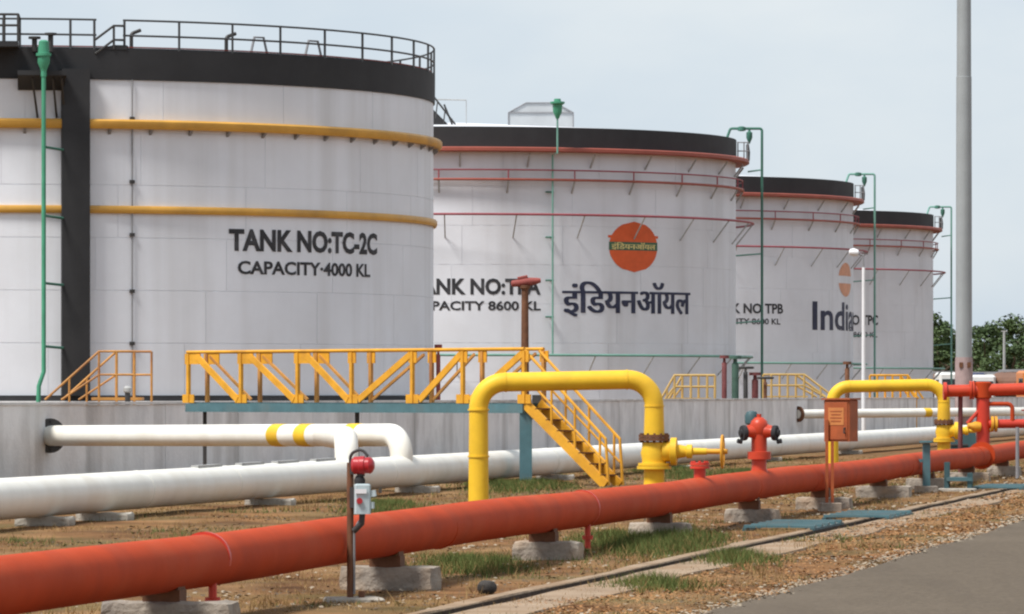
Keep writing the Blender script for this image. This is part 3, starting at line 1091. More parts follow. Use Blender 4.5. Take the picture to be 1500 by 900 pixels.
b.build('valve_cap', M_TEALD, t)

# concrete sleepers with steel shoes below the red main
labels = [
    'stained concrete sleeper under the red pipe at the bottom left of the view',
    'grey concrete sleeper under the red pipe beside the call point post',
    'concrete sleeper under the red pipe just left of the green grass patch',
    'concrete sleeper under the red pipe behind the green grass patch',
    'concrete sleeper under the red pipe below the fire hydrant',
    'concrete sleeper under the red pipe next to the hose box legs',
    'concrete sleeper under the red pipe between the hose box and the teal post',
    'concrete sleeper under the red pipe right of the teal post',
    'concrete sleeper under the red pipe near the red riser junction',
    'farthest concrete sleeper under the red pipe at the right edge']
sl = None
for k, lb in enumerate(labels):
    Z = 34.9 + 7.35 * k
    x = C_R + S_R * Z
    if sl is None:
        sl = thing('pipe_sleeper', lb, 'concrete block', (x, Z, 0), 'concrete sleepers under the red pipe')
        b = rough_block((x + .04, Z, .070), (.92, .34, .24), YAW, 1.0); b.build('block', M_SLEEP, sl)
        b = MB(); b.box((x, Z, .21), (.26, .20, .12), YAW)
        b.box((x - .11, Z, .30), (.015, .2, .1), YAW); b.box((x + .11, Z, .30), (.015, .2, .1), YAW)
        KIDSHOE = b.build('shoe', M_RUST, sl)
    else:
        sk = thing('pipe_sleeper', lb, 'concrete block', (x, Z, 0), 'concrete sleepers under the red pipe')
        b = rough_block((x + random.uniform(.0, .08), Z, .068 - random.uniform(0, .03)), (random.uniform(.64, .88), .34, .24), YAW + random.uniform(-.09, .09), 1.0 + k * 2.3)
        b.build('block', M_SLEEP, sk)
        sh = KIDSHOE.copy(); COL.objects.link(sh); sh.parent = sk

# ------------------------------------------------------------------ white product main
wtg = thing('product_pipe', 'thick cream white pipe lying on the ground between the red pipe and the wall', 'pipe', (C_W + S_W * 40, 40, 0))
WR, WZ = 0.25, 0.355
b = MB()
pts = [(C_W + S_W * y, y, WZ) for y in range(42, 520, 6)]
b.tube(pts, WR, 28)
b.build('pipe_body', M_WHITE, wtg)
wdir = Vector((S_W, 1, 0)).normalized()


def on_white(px, z=WZ):
    Z = line_Z(px, C_W, S_W)
    return Vector((C_W + S_W * Z, Z, z))


for px in (303, 366, 418, 473):
    q = on_white(px, WZ + WR + .003)
    b = MB(); b.box(q + Vector((.0, 0, .008)), (.10, 1.4, .035), YAW); b.build('lug', M_FAINT, wtg)
for px in (366, 553):
    q = on_white(px, .1)
    b = MB(); b.beam(q + Vector((.05, -.31, -.05)), q + Vector((.05, -.29, .34)), .05, .03); b.build('earth_strip', M_PAD, wtg)
for px in (200, 330, 560, 800, 890, 1020, 1100, 1300):
    q = on_white(px); b = MB(); b.disc(q, wdir, WR + .004, .03, 28); b.build('weld_bead', M_WHITE, wtg)
plabels = ['low concrete pad under the white pipe at the far left', 'low concrete pad under the white pipe near the pipe branch flange',
           'low concrete pad under the white pipe left of the call point post', 'low concrete pad under the white pipe just right of the double elbow',
           'low concrete pad under the white pipe beside the teal column', 'low concrete pad under the white pipe near the yellow valve',
           'low concrete pad under the white pipe behind the hydrant', 'low concrete pad under the white pipe behind the hose box']
pad = None
for k, (px, lb) in enumerate(zip((60, 140, 385, 600, 805, 980, 1120, 1240), plabels)):
    q = on_white(px, 0)
    if pad is None:
        pad = thing('pipe_pad', lb, 'concrete block', q, 'low pads under the white pipe')
        b = rough_block((q.x + .05, q.y, .045), (.70, .34, .13), YAW, 5.0); b.build('block', M_PAD, pad)
    else:
        copy_thing(pad, (q.x + random.uniform(0, .1), q.y, random.uniform(-.02, .01)), lb, random.uniform(-.1, .1))

# branch lines: flange at the wall, straight run, elbows down into the main


def branch_line(px_w, px_a, px_b, label, bands, r=0.185, tee=True):
    Zw = line_Z(px_w, C_D, S_D) - .15
    a, e = on_white(px_a, .25), on_white(px_b, .25)
    zw, za = 0.85, 0.945
    w0 = Vector((C_D + S_D * Zw + .03, Zw, zw))
    t = thing('branch_pipe', label, 'pipe', (w0.x, w0.y, 0), 'white branch pipes from the dyke wall')
    ea = Vector((e.x, e.y, za))
    b = MB(); b.tube(fillet([w0, ea, e], .50, 10), r, 20); b.build('pipe_body', M_WHITE, t)
    d = (ea - w0).normalized()
    k = (a.x - w0.x) / (ea.x - w0.x)
    aa = w0 + (ea - w0) * k
    st = aa - d * 1.1 + Vector((.02, -.05, .0))
    if tee:
        b = MB(); b.tube(fillet([st, Vector((a.x, a.y - .06, za - .02)), Vector((a.x, a.y - .06, .25))], .50, 10), r, 20)
        b.build('elbow', M_WHITE, t)
    b = MB(); b.disc(w0 + d * .05, d, r + .13, .07, 24)
    for i in range(8):
        an = i * pi / 4
        u = d.cross(Vector((0, 0, 1))).normalized()
        b.disc(w0 + d * .1 + u * cos(an) * (r + .07) + Vector((0, 0, sin(an) * (r + .07))), d, .025, .05, 6)
    b.build('flange', M_RUST if px_w > 500 else M_DARK, t)
    for px in bands:
        kk = ((px - px_w) / (px_b - px_w))
        # column on the run
        lo, hi = 0.0, 1.0
        for _ in range(30):
            mm = (lo + hi) / 2; qq = w0 + (ea - w0) * mm
            if 750 + F * qq.x / qq.y < px: lo = mm
            else: hi = mm
        qq = w0 + (ea - w0) * lo
        b = MB(); b.disc(qq, d, r + .006, .36, 20)
        b.build('yellow_band', M_YEL, t)
    return t


branch_line(72, 508, 588, 'white branch pipe with yellow bands and dark flange at the left of the wall', (411, 451, 522))
branch_line(1168, 1500, 1560, 'white branch pipe leaving the wall behind the orange hose box', (1357,), .17, False)

# ------------------------------------------------------------------ yellow looped pipes with side valve


def yellow_loop(px_l, Z, label):
    X0 = (px_l - 750) / F * Z
    t = thing('yellow_loop_pipe', label, 'pipe', (X0, Z, 0), 'yellow looped pipes')
    W, H = 2.40, 1.76
    r = .142
    b = MB()
    path = fillet([(X0, Z, -.1), (X0, Z, H), (X0 + W, Z, H + .05), (X0 + W, Z, 1.04)], .36, 12)
    rs = []
    for q in path:
        rs.append(r if q.z < 1.4 else r * .92)
    b.tube(path, rs, 22)
    b.build('pipe_body', M_YEL, t)
    for q_, ax_ in (((X0, Z, H - .37), (0, 0, 1)), ((X0 + .37, Z, H + .008), (1, 0, .02)), ((X0 + W - .37, Z, H + .042), (1, 0, .02)), ((X0 + W, Z, H - .32), (0, 0, 1)), ((X0, Z, .75), (0, 0, 1))):
        b = MB(); b.disc(q_, ax_, r * (1 if abs(ax_[2]) > .5 and q_[2] < 1.4 else .93) + .006, .022, 22); b.build('weld_bead', M_YEL, t)
    x = X0 + W
    b = MB(); b.disc((x, Z, 1.03), (0, 0, 1), .212, .04, 24); b.disc((x, Z, .985), (0, 0, 1), .212, .04, 24)
    for i in range(12):
        a = i * pi / 6; b.disc((x + .18 * cos(a), Z + .18 * sin(a), 1.005), (0, 0, 1), .016, .13, 6)
    b.build('flange', M_RUST, t)
    b = MB(); b.lathe((x, Z, .60), [(0, .15), (.02, .2), (.06, .2), (.065, .165), (.1, .165), (.2, .185), (.28, .165), (.345, .165), (.35, .14)], 20)
    vb = b.build('valve_body', M_YEL, t)
    b = MB(); b.disc((x, Z, .60), (0, 0, 1), .235, .04, 24); b.disc((x, Z, .645), (0, 0, 1), .22, .035, 24); b.build('flange', M_YEL, t)
    b = MB(); b.tube([(x, Z, -.1), (x, Z, .60)], r, 20); b.disc((x, Z, .30), (0, 0, 1), .21, .035, 22); b.disc((x, Z, .34), (0, 0, 1), .21, .035, 22)
    b.build('riser', M_YEL, t)
    zz = .82
    b = MB(); b.lathe((x + .12, Z - .02, zz), [(0, .15), (.10, .14), (.11, .19), (.15, .19), (.155, .19), (.19, .19), (.2, .10), (.32, .075), (.33, .095), (.40, .095), (.41, .05), (.60, .045)], 16, axis=(1, -.12, 0))
    b.build('bonnet', M_YEL, vb)
    b = MB(); b.tube([(x + .7, Z - .09, zz), (x + 1.0, Z - .125, zz)], .036, 10); b.build('stem', M_YELR, vb)
    b = MB()
    hc = Vector((x + .93, Z - .117, zz)); ax = Vector((1, -.12, 0)).normalized()
    u = Vector((0, 0, 1)); v = ax.cross(u)
    b.tube([hc + (u * cos(i * pi / 12) + v * sin(i * pi / 12)) * .215 for i in range(24)], .019, 8, closed=True)
    for i in range(4):
        a = i * pi / 4
        b.tube([hc + (u * cos(a) + v * sin(a)) * .2, hc - (u * cos(a) + v * sin(a)) * .2], .014, 6)
    b.build('handwheel', M_YELR, vb)
    return t


yellow_loop(701, 70, 'large yellow looped pipe with side valve, in the middle in front of the stair')
yellow_loop(1219, 110, 'smaller-looking yellow looped pipe behind the orange hose box')

# ------------------------------------------------------------------ footbridge over the dyke with stair
L0, L1 = P(274, 590, 97.0), P(768, 590, 90.0)
L0.z = L1.z = 1.44
t = thing('footbridge', 'amber railed footbridge with teal beams and a stair down to the right', 'footbridge', (L1.x, L1.y, 0))
bd = (L1 - L0); bd.z = 0; Lb = bd.length; bd.normalize()
bn = Vector((-bd.y, bd.x, 0))          # towards the tanks
WID = .42
ZDECK, ZTOP = 1.44, 2.40


def at_px(px):
    lo, hi = -.2, 1.3
    for _ in range(40):
        m_ = (lo + hi) / 2; q = L0 + (L1 - L0) * m_
        if 750 + F * q.x / q.y < px: lo = m_
        else: hi = m_
    return L0 + (L1 - L0) * lo


for side in (0, 1):
    o = bn * (WID * side) + bd * (.05 * side)
    b = MB(); b.beam(L0 + o + Vector((0, 0, -.09)), L1 + o + Vector((0, 0, -.09)), .09, .16); b.build('beam', M_TEAL, t)
    b = MB(); b.tube([L0 + o + Vector((0, 0, ZTOP - ZDECK)), L1 + o + Vector((0, 0, ZTOP - ZDECK))], .030, 8); b.build('top_rail', M_YELR, t)
    nodes = [at_px(x) + o for x in (276, 353, 436, 515, 604, 678, 768)]
    wid = [1, -1, 1, -1, 1, -1, 1]
    for i, q in enumerate(nodes):
        b = MB(); b.beam(q, q + Vector((0, 0, ZTOP - ZDECK - .03)), .07, .06, up=bn); b.build('post', M_YELR if side == 0 else M_YELO, t)
        top = Vector((0, 0, ZTOP - ZDECK - .13))
        b = MB(); b.beam(q + top + bd * -.10, q + top + bd * .36 if i < 3 else q + top + bd * .12, .018, .20, up=(0, 0, 1)); 
        b.build('gusset', M_YELR, t)
        if side: continue
        b = MB(); b.beam(q + Vector((0, 0, .08)) - bd * .17, q + Vector((0, 0, .08)) + bd * .17, .02, .16); b.build('gusset', M_YELR, t)
    for i in range(6):
        a_, c_ = nodes[i], nodes[i + 1]
        up_ = Vector((0, 0, ZTOP - ZDECK - .08)); dn = Vector((0, 0, .06))
        if i < 3: p0, p1 = a_ + bd * .25 + up_, c_ - bd * .1 + dn
        else: p0, p1 = a_ + bd * .2 + dn, c_ - bd * .05 + up_
        if side: p0, p1 = p0 - bd * .16, p1 - bd * .16
        b = MB(); b.beam(p0, p1, .04, .12 if side == 0 else .05, up=bn.cross(bd)); b.build('diagonal', M_YELR if side == 0 else M_YELO, t)
# deck planks
n_pl = 22
pl = None
for i in range(n_pl):
    c_ = L0 + (L1 - L0) * ((i + .5) / n_pl) + bn * (WID / 2) + Vector((0, 0, -.005))
    b = MB(); b.box(c_, (Lb / n_pl - .015, WID - .1, .03), atan2(bd.y, bd.x)); b.build('deck_plank', M_TEALD, t)
# legs
for px, m_, w_ in ((288, M_DARK, .07), (511, M_DARK, .08)):
    q = at_px(px) + bn * .2
    b = MB(); b.beam((q.x, q.y, 0), (q.x, q.y, ZDECK - .17), w_, w_); b.build('leg', m_, t)
q = at_px(764) + bn * .1
b = MB(); b.beam((q.x, q.y, -.05), (q.x, q.y, ZDECK - .17), .22, .17); b.build('column', M_TEAL, t)
b = MB(); b.box((q.x, q.y, .02), (.36, .36, .06)); b.build('base_plate', M_TEALD, t)
# stair
st0 = L1 + Vector((.0, 0, 0))
st1 = P(886, 709, 89.0); st1.z = 0.02
sd = st1 - st0
for side in (0, 1):
    o = bn * (.34 * side + .02)
    b = MB(); b.beam(st0 + o, st1 + o, .05, .17); b.build('stringer', M_YELR, t)
    hi_ = Vector((0, 0, .93))
    b = MB(); b.tube([st0 + o + hi_ * 1.0, st1 + o + hi_ * .86, st1 + o + Vector((.05, 0, 0))], .028, 8); b.build('handrail', M_YELR, t)
    b = MB(); b.tube([st0 + o + hi_ * .5, st1 + o + hi_ * .43], .022, 8); b.build('mid_rail', M_YELR, t)
    for k in (.33, .62, .93):
        q = st0 + o + sd * k
        b = MB(); b.tube([q, q + hi_ * (1 - .14 * k)], .022, 8); b.build('baluster', M_YELR, t)
for i in range(7):
    q = st0 + sd * ((i + .7) / 7.4) + bn * (WID / 2) + Vector((.0, 0, .04))
    b = MB(); b.box(q, (.18, .40, .025), atan2(bd.y, bd.x)); b.build('tread', M_RUST, t)

# rusty post with monitor head behind the footbridge
q = P(769, 703, 96); q.z = 0
t = thing('monitor_post', 'rusty brown T-shaped post with red nozzle head behind the footbridge', 'post', q)
zt_ = EYE + (HOR - 424) / F * 96
b = MB(); b.lathe(q, [(0, .09), (zt_ - .1, .065), (zt_, .065), (zt_ + .02, .10), (zt_ + .07, .10), (zt_ + .08, .05)], 12); b.build('post', M_RUST, t)
b = MB(); b.lathe(q + Vector((-.26, 0, zt_ + .10)), [(0, .03), (.02, .06), (.18, .075), (.30, .085), (.48, .06), (.56, .04)], 10, axis=(1, 0, .12))
b.tube([q + Vector((-.14, -.02, zt_ + .2)), q + Vector((.05, -.02, zt_ + .24))], .03, 6); b.build('nozzle', M_RUSTR, t)
b = MB(); b.box(q + Vector((.22, .02, 1.36)), (.17, .15, .46)); b.beam(q + Vector((.0, .02, 1.4)), q + Vector((.16, .02, 1.4)), .05, .05); b.build('junction_box', M_DARK, t)

# ------------------------------------------------------------------ crossover stair rails behind the wall


def crossover(px0, px1, py_top, py_bot, Z, slope_px, label, m_, r=.022, rows=2):
    """two railed sides of a small step-over; slope_px: column where the sloping rail meets the wall top"""
    q0 = P(px0, py_bot, Z)
    t = thing('step_over_rail', label, 'handrail', (q0.x, q0.y, 0), 'step-over stair rails along the wall')
    zt_ = EYE + (HOR - py_top) / F * Z
    zb_ = EYE + (HOR - py_bot) / F * Z
    for k in range(rows):
        dx = (.30 * k) * (1 if slope_px < px0 else -1)
        o = Vector((dx, .55 * k, 0))
        a, c_ = P(px0, py_top, Z) + o, P(px1, py_top, Z) + o
        e = P(slope_px, py_bot, Z) + o
        near, far = (a, c_) if slope_px < px0 else (c_, a)
        b = MB(); b.tube([e, near, far], r, 8); b.build('top_rail', m_, t)
        b = MB()
        h_ = (zt_ - zb_) * .48
        e2 = e + (near - e) * .30; e2.z = zb_
        b.tube([e2 + Vector((0, 0, 0)), near - Vector((0, 0, h_)), far - Vector((0, 0, h_))], r * .9, 8); b.build('mid_rail', m_, t)
        for f_ in (0.0, .5, 1.0):
            q = near + (far - near) * f_
            b = MB(); b.tube([q, Vector((q.x, q.y, 0.02))], r, 8); b.build('post', m_, t)
        q = e + (near - e) * .45
        b = MB(); b.tube([q, Vector((q.x, q.y, .02))], r * .9, 8); b.build('post', m_, t)
    # platform
    mid = P((px0 + px1) / 2, py_bot, Z) + Vector((0, .28, 0))
    b = MB(); b.box((mid.x, mid.y, zb_ + .02), (abs(px1 - px0) / F * Z + .3, .6, .06)); b.build('platform', m_, t)
    return t


crossover(145, 197, 515, 586, 101.5, 66, 'rusting amber step-over rail before the black duct of the nearest tank', M_YELO, .024)
crossover(988, 1036, 550, 585, 185, 968, 'faded amber step-over rail seen left of the valve stems', M_YELF, .045)
crossover(1130, 1178, 549, 582, 205, 1222, 'faded amber step-over rail seen right of the valve stems', M_YELF, .045)
crossover(1285, 1330, 550, 584, 235, 1352, 'yellow step-over rail seen above the second yellow loop', M_YELR, .05)

# tap at the foot of the nearest tank
q = P(187, 588, 101); 
t = thing('tap_post', 'small dark tap post with pale knob by the rusting step-over rail', 'tap', (q.x, q.y, 0))
b = MB(); b.tube([(q.x, q.y, 0), (q.x, q.y, q.z + .16)], .055, 10); b.build('post', M_DARK, t)
b = MB(); b.lathe((q.x, q.y, q.z + .16), [(0, .05), (.03, .085), (.10, .085), (.14, .05)], 12); b.build('knob', M_FAINT, t)

# valve stems between the second and third tank


def valve_stem(px, py_top, Z, r, m_, label, wheel=True):
    zt_ = EYE + (HOR - py_top) / F * Z
    x = (px - 750) / F * Z
    t = thing('riser_pipe', label, 'valve', (x, Z, 0), 'valve stems behind the wall')
    b = MB(); b.lathe((x, Z, 0), [(0, r * 1.3), (1.1, r * 1.3), (1.12, r * 2), (1.35, r * 2), (1.37, r), (zt_ - .25, r), (zt_ - .2, r * .6), (zt_, r * .5)], 12)
    b.build('stem', m_, t)
    if wheel:
        b = MB(); b.tube([(x + .30 * cos(i * pi / 8), Z + .30 * sin(i * pi / 8), zt_ - .05) for i in range(16)], .05, 6, closed=True)
        b.beam((x - .3, Z, zt_ - .05), (x + .3, Z, zt_ - .05), .06, .04); b.build('handwheel', M_DARK, t)
    else:
        b = MB(); b.disc((x, Z, zt_), (0, 0, 1), r * 1.8, .12, 12); b.build('flange', m_, t)
    return t


valve_stem(1061, 523, 200, .10, M_RUSTD, 'dull red riser pipe at the right edge of the Devanagari tank', False)
valve_stem(1077, 524, 201, .14, M_GREEN4, 'dark green riser pipe just right of the dull red riser', False)
valve_stem(1092, 537, 202, .09, M_DARK, 'tall dark valve stem with wide handwheel, right of the green riser', True)
valve_stem(1106, 548, 202, .13, M_RUSTD, 'stout dull red valve body right of the tall handwheel', False)
valve_stem(1121, 552, 203, .07, M_RUST, 'thin brown valve stem at the left of the faded step-over rail', True)
valve_stem(1241, 532, 215, .10, M_RUST, 'thin brown riser pipe left of the white lamp post', False)
valve_stem(642, 508, 142, .06, M_RUSTR, 'dull red stem beside the nearest tank, behind the footbridge rail', False)

# ------------------------------------------------------------------ post with red call point and grey enclosure
q = P(513, 880, 39.75); q.z = 0
t = thing('call_point_post', 'dark steel post with red dome and pale junction box before the red pipe', 'call point', q)
b = MB(); b.tube([q + Vector((0, 0, 0)), q + Vector((.0, 0, 1.07))], .026, 12); b.build('post', M_RUST, t)
b = MB(); b.tube([q + Vector((.032, -.012, .05)), q + Vector((.032, -.012, .55)), q + Vector((.07, -.03, .62))], .009, 8); b.build('conduit', M_GREY, t)
b = MB(); b.tube(fillet([q + Vector((0, 0, 1.02)), q + Vector((.0, 0, 1.14)), q + Vector((.09, -.03, 1.18)), q + Vector((.14, -.05, 1.12))], .06), .012, 8); b.build('hood', M_DARK, t)
b = MB(); b.lathe(q + Vector((.015, -.04, 1.05)), [(0, .05), (.02, .068), (.06, .068), (.065, .072), (.10, .072), (.105, .062), (.135, .062), (.14, .068), (.16, .055), (.175, .03)], 18, axis=(1, -.15, 0))
b.build('dome', M_CRIM, t)
b = MB(); b.lathe(q + Vector((.085, -.05, .985)), [(-.02, .03), (0, .03)], 10); b.build('dome_bracket', M_DARK, t)
b = MB(); b.box(q + Vector((.095, -.045, .79)), (.125, .10, .235), 0.12, .012); b.beam(q + Vector((.16, -.045, .83)), q + Vector((.20, -.05, .835)), .05, .05)
b.beam(q + Vector((.16, -.045, .74)), q + Vector((.185, -.05, .74)), .05, .05)
en = b.build('enclosure', M_LBLUE, t)
b = MB(); b.disc(q + Vector((.075, -.108, .775)), (.1, -1, 0), .024, .02, 12); b.build('push_button', M_CRIM, en)
b = MB(); b.box(q + Vector((.085, -.108, .85)), (.09, .008, .035), .12); b.build('label_plate', M_LAMP, en)
b = MB(); b.lathe(q + Vector((.075, -.045, .905)), [(0, .04), (.03, .045), (.06, .03), (.075, .012)], 12); b.build('gland', M_RUBBER, en)
b = MB(); b.tube([q + Vector((.095, -.045, .675)), q + Vector((.09, -.045, .60)), q + Vector((.03, -.02, .54))], .024, 10); b.build('cable_tail', M_DARK, t)
b = MB(); b.beam(q + Vector((.0, -.02, .80)), q + Vector((.05, -.03, .80)), .03, .16); b.beam(q + Vector((.0, -.02, 1.03)), q + Vector((.05, -.03, 1.03)), .03, .1); b.build('bracket', M_DARK, t)
b = MB(); b.box(q + Vector((.03, 0, .0)), (.42, .42, .05), .2, .015); b.build('footing', M_PAD, t)
b = MB(); b.disc(q + Vector((.09, -.03, .045)), (0, 0, 1), .025, .06, 8); b.build('anchor_bolt', M_RUST, t)

# orange hose box on two legs
Zb = 70.5
t0 = P(1232, 700, Zb); t0.z = 0
t = thing('hose_box', 'orange fire hose box on two thin legs in front of the red pipe', 'hose box', t0)
zc0, zc1 = EYE + (HOR - 647) / F * Zb, EYE + (HOR - 586) / F * Zb
b = MB(); b.box((t0.x, t0.y, (zc0 + zc1) / 2), (.40, .26, zc1 - zc0), -.55, .012); bx = b.build('cabinet', M_BOX, t)
HY = -.55
fd = Vector((sin(HY), -cos(HY), 0)); fs_ = Vector((cos(HY), sin(HY), 0))
ctr = Vector((t0.x, t0.y, (zc0 + zc1) / 2)) + fd * .135
b = MB(); b.box(ctr, (.35, .02, zc1 - zc0 - .06), HY, .006); dr = b.build('door', M_BOX, bx)
b = MB(); b.box(ctr + fd * .012 + Vector((0, 0, .06)), (.24, .006, .24), HY); b.build('instruction_panel', M_BOXL, dr)
b = MB()
for i in range(4):
    b.box(ctr + fd * .017 + Vector((0, 0, .13 - i * .045)), (.18 - .03 * (i % 2), .004, .014), HY)
b.build('panel_print', M_BOX, dr)
b = MB(); b.tube([ctr + fd * .01 + fs_ * .14 + Vector((0, 0, -.17)), ctr + fd * .045 + fs_ * .14 + Vector((0, 0, -.17)), ctr + fd * .045 + fs_ * .14 + Vector((0, 0, -.10)), ctr + fd * .01 + fs_ * .14 + Vector((0, 0, -.10))], .01, 6); b.build('handle', M_DARK, dr)
b = MB(); b.box((t0.x, t0.y, zc1 + .012), (.44, .32, .024), HY); b.build('lid', M_BOX, bx)
for sx in (-.20, -.125):
    q = Vector((t0.x + sx, t0.y - .08, 0))
    b = MB(); b.beam((q.x, q.y, .05), (q.x, q.y, zc0 + .3 if sx < -.15 else zc0), .04, .04); b.build('leg', M_BOX, t)
b = MB(); b.box((t0.x - .16, t0.y - .08, .05), (.30, .26, .12), .1, .012); b.build('footing', M_SLEEP, t)

# teal pipe stand and low frame by the far part of the red main
Zs = 83.4
q = P(1357, 708, Zs); q.z = 0
t = thing('pipe_stand', 'teal steel post clamped on the near side of the red pipe', 'pipe support', q)
b = MB(); b.beam((q.x, q.y, .05), (q.x, q.y, .80), .12, .12); b.build('post', M_TEAL, t)
b = MB(); b.box((q.x, q.y, .83), (.2, .3, .03), YAW); b.build('head_plate', M_TEAL, t)
b = MB(); b.beam((q.x - .06, q.y, .52), (q.x - .30, q.y + .02, .52), .06, .05); b.build('arm', M_TEAL, t)
b = MB(); b.box((q.x, q.y, .04), (.34, .30, .14), .1, .012); b.build('footing', M_SLEEP, t)
q = P(1404, 712, 84.5); q.z = 0
t = thing('low_step_frame', 'low teal steel step frame in front of the red pipe at right', 'step frame', q)
for dx, h_ in ((-.20, .48), (.18, .30)):
    b = MB(); b.beam((q.x + dx, q.y, -.02), (q.x + dx, q.y, h_), .07, .07); b.build('leg', M_TEALD, t)
    b = MB(); b.beam((q.x + dx + .06, q.y + .45, -.02), (q.x + dx + .06, q.y + .45, h_), .07, .07); b.build('leg', M_TEALD, t)
for k in range(3):
    b = MB(); b.beam((q.x - .2, q.y + .2 * k, .20), (q.x + .22, q.y + .2 * k, .20), .12, .06); b.build('step_bar', M_TEAL, t)
b = MB(); b.box((q.x - .02, q.y, .0), (.62, .35, .10), YAW, .012); b.build('footing', M_PAD, t)

# teal steel covers across the drain


def drain_cover(px, py, label, n=5):
    Z = EYE * F / (py - HOR)
    q = Vector(((px - 750) / F * Z, Z, 0))
    t = thing('drain_cover', label, 'drain cover', q, 'teal steel covers over the drain')
    for i in range(n):
        f_ = (i / (n - 1) - .5) * 2.6
        o = rdir * f_
        side = Vector((rdir.y, -rdir.x, 0))
        b = MB(); b.beam(q + o - side * .42 + Vector((0, 0, .055)), q + o + side * .42 + Vector((0, 0, .055)), .16, .03); b.build('bar', M_TEAL, t)
    for s_ in (-.40, .40):
        side = Vector((rdir.y, -rdir.x, 0)) * s_
        b = MB(); b.beam(q + side - rdir * 1.5 + Vector((0, 0, .018)), q + side + rdir * 1.5 + Vector((0, 0, .018)), .05, .04); b.build('bearer', M_TEALD, t)
    return t


drain_cover(1163, 774, 'nearest teal slatted cover across the drain, below the hydrant')
drain_cover(1272, 759, 'second teal slatted cover across the drain, below the hose box')
drain_cover(1470, 717, 'farthest teal slatted cover across the drain at the right edge')

# ------------------------------------------------------------------ red riser junction at the right
q = on_red(1440, 0)
t = thing('riser_manifold', 'red riser and overhead cross pipe branching from the red main at right', 'pipe', q)
zz = 1.68
b = MB(); b.tube([q + Vector((0, 0, RZ + RR - .03)), q + Vector((0, 0, zz))], .13, 18); b.build('riser', M_RED2, t)
b = MB(); b.tube([(q.x - .75, q.y + .02, zz - .02), (q.x + 2.2, q.y - .1, zz + .06)], .115, 18); b.build('cross_pipe', M_HYD, t)
b = MB(); b.disc((q.x - .72, q.y + .02, zz - .02), (1, 0, 0), .17, .06, 18); b.build('flange', M_RED2, t)
for dx in (-.24, -.19):
    b = MB(); b.disc((q.x + dx, q.y, zz), (1, 0, 0), .175, .035, 18); b.build('flange', M_HYD, t)
b = MB(); b.lathe((q.x, q.y, zz - .16), [(0, .13), (.02, .16), (.3, .16), (.32, .12)], 16); b.build('tee', M_RED, t)
b = MB(); b.tube([(q.x - .02, q.y - .05, 1.36), (q.x - .30, q.y - .05, 1.05)], .035, 8); b.build('brace', M_RED2, t)
b = MB(); b.tube([(q.x + .1, q.y - .02, 1.04), (q.x + 2.0, q.y - .05, 1.06)], .085, 16); b.build('lower_branch', M_RED2, t)
b = MB(); b.disc((q.x + .17, q.y - .02, 1.04), (1, 0, 0), .15, .05, 16); b.disc((q.x + .24, q.y - .02, 1.04), (1, 0, 0), .15, .05, 16); b.build('branch_flange', M_YELR, t)
b = MB(); b.lathe((q.x - .05, q.y - .1, .98), [(0, .04), (.02, .09), (.12, .1), (.2, .06), (.26, .05)], 12, axis=(-1, -.2, .1)); b.build('branch_valve', M_YELR, t)
b = MB(); b.tube(fillet([(q.x + .05, q.y - .04, 1.42), (q.x + .55, q.y - .06, 1.42), (q.x + .55, q.y - .06, 1.10)], .1), .04, 10); b.build('bypass', M_RED, t)
b = MB(); b.tube([(q.x - .42, q.y + .1, 1.60), (q.x - .42, q.y + .1, -.02)], .045, 10); b.build('drain_pipe', M_RUSTD, t)
b = MB(); b.tube([(q.x + .85 + .12 * cos(i * pi / 8), q.y - .05 + .12 * sin(i * pi / 8), 1.30) for i in range(16)], .016, 6, closed=True)
b.tube([(q.x + .85, q.y - .05, 1.06), (q.x + .85, q.y - .05, 1.32)], .022, 8); b.beam((q.x + .73, q.y - .05, 1.30), (q.x + .97, q.y - .05, 1.30), .03, .02); b.build('gate_handwheel', M_RUSTR, t)
b = MB(); b.tube([(q.x + 1.15, q.y - .04, zz + .02), (q.x + 1.15, q.y - .04, 1.08)], .05, 10); b.build('down_pipe', M_RED2, t)
b = MB(); b.tube([(q.x + .62, q.y - .3, -.02), (q.x + .62, q.y - .3, .98)], .035, 8); b.build('prop', M_GREY, t)

# second, similar pipework a little farther away
q2 = Vector(((1405 - 750) / F * 121, 121, 0))
t = thing('valve_chamber', 'dark green sheet metal valve cover behind the red main at right', 'valve cover', q2)
b = MB(); b.prism([q2 + Vector((-.5, 0, 0)), q2 + Vector((.5, 0, 0)), q2 + Vector((.38, 0, .72)), q2 + Vector((-.36, 0, .72))], (0, 0, 0), (0, .9, 0)); b.build('cover', M_TEALD, t)
b = MB(); b.tube([q2 + Vector((-.2, -.02, .4)), q2 + Vector((.2, -.02, .4))], .03, 6); b.build('handle', M_DARK, t)

# ------------------------------------------------------------------ mast, lamp post, far pole
q = P(1412, 620, 200); q.z = 0
t = thing('high_mast', 'tall thick grey mast with pinkish foot at the right, rising out of frame', 'mast', q)
b = MB(); b.lathe(q, [(0, .325), (6, .315), (14, .30), (14.01, .285), (24, .26), (30, .23)], 28); b.build('shaft', M_POLE, t)
b = MB(); b.lathe(q, [(0, .36), (2.9, .345), (3.05, .335)], 28); b.build('foot_sleeve', M_PINK, t)
for dx in (-.14, .17):
    b = MB(); b.box(q + Vector((dx, -.335, 2.75)), (.14, .06, .2)); b.build('access_cap', M_RUST, t)
b = MB(); b.lathe(q + Vector((0, 0, 29.6)), [(0, .3), (.1, 1.2), (.35, 1.2), (.4, .3)], 20); b.build('lamp_ring', M_GREY, t)

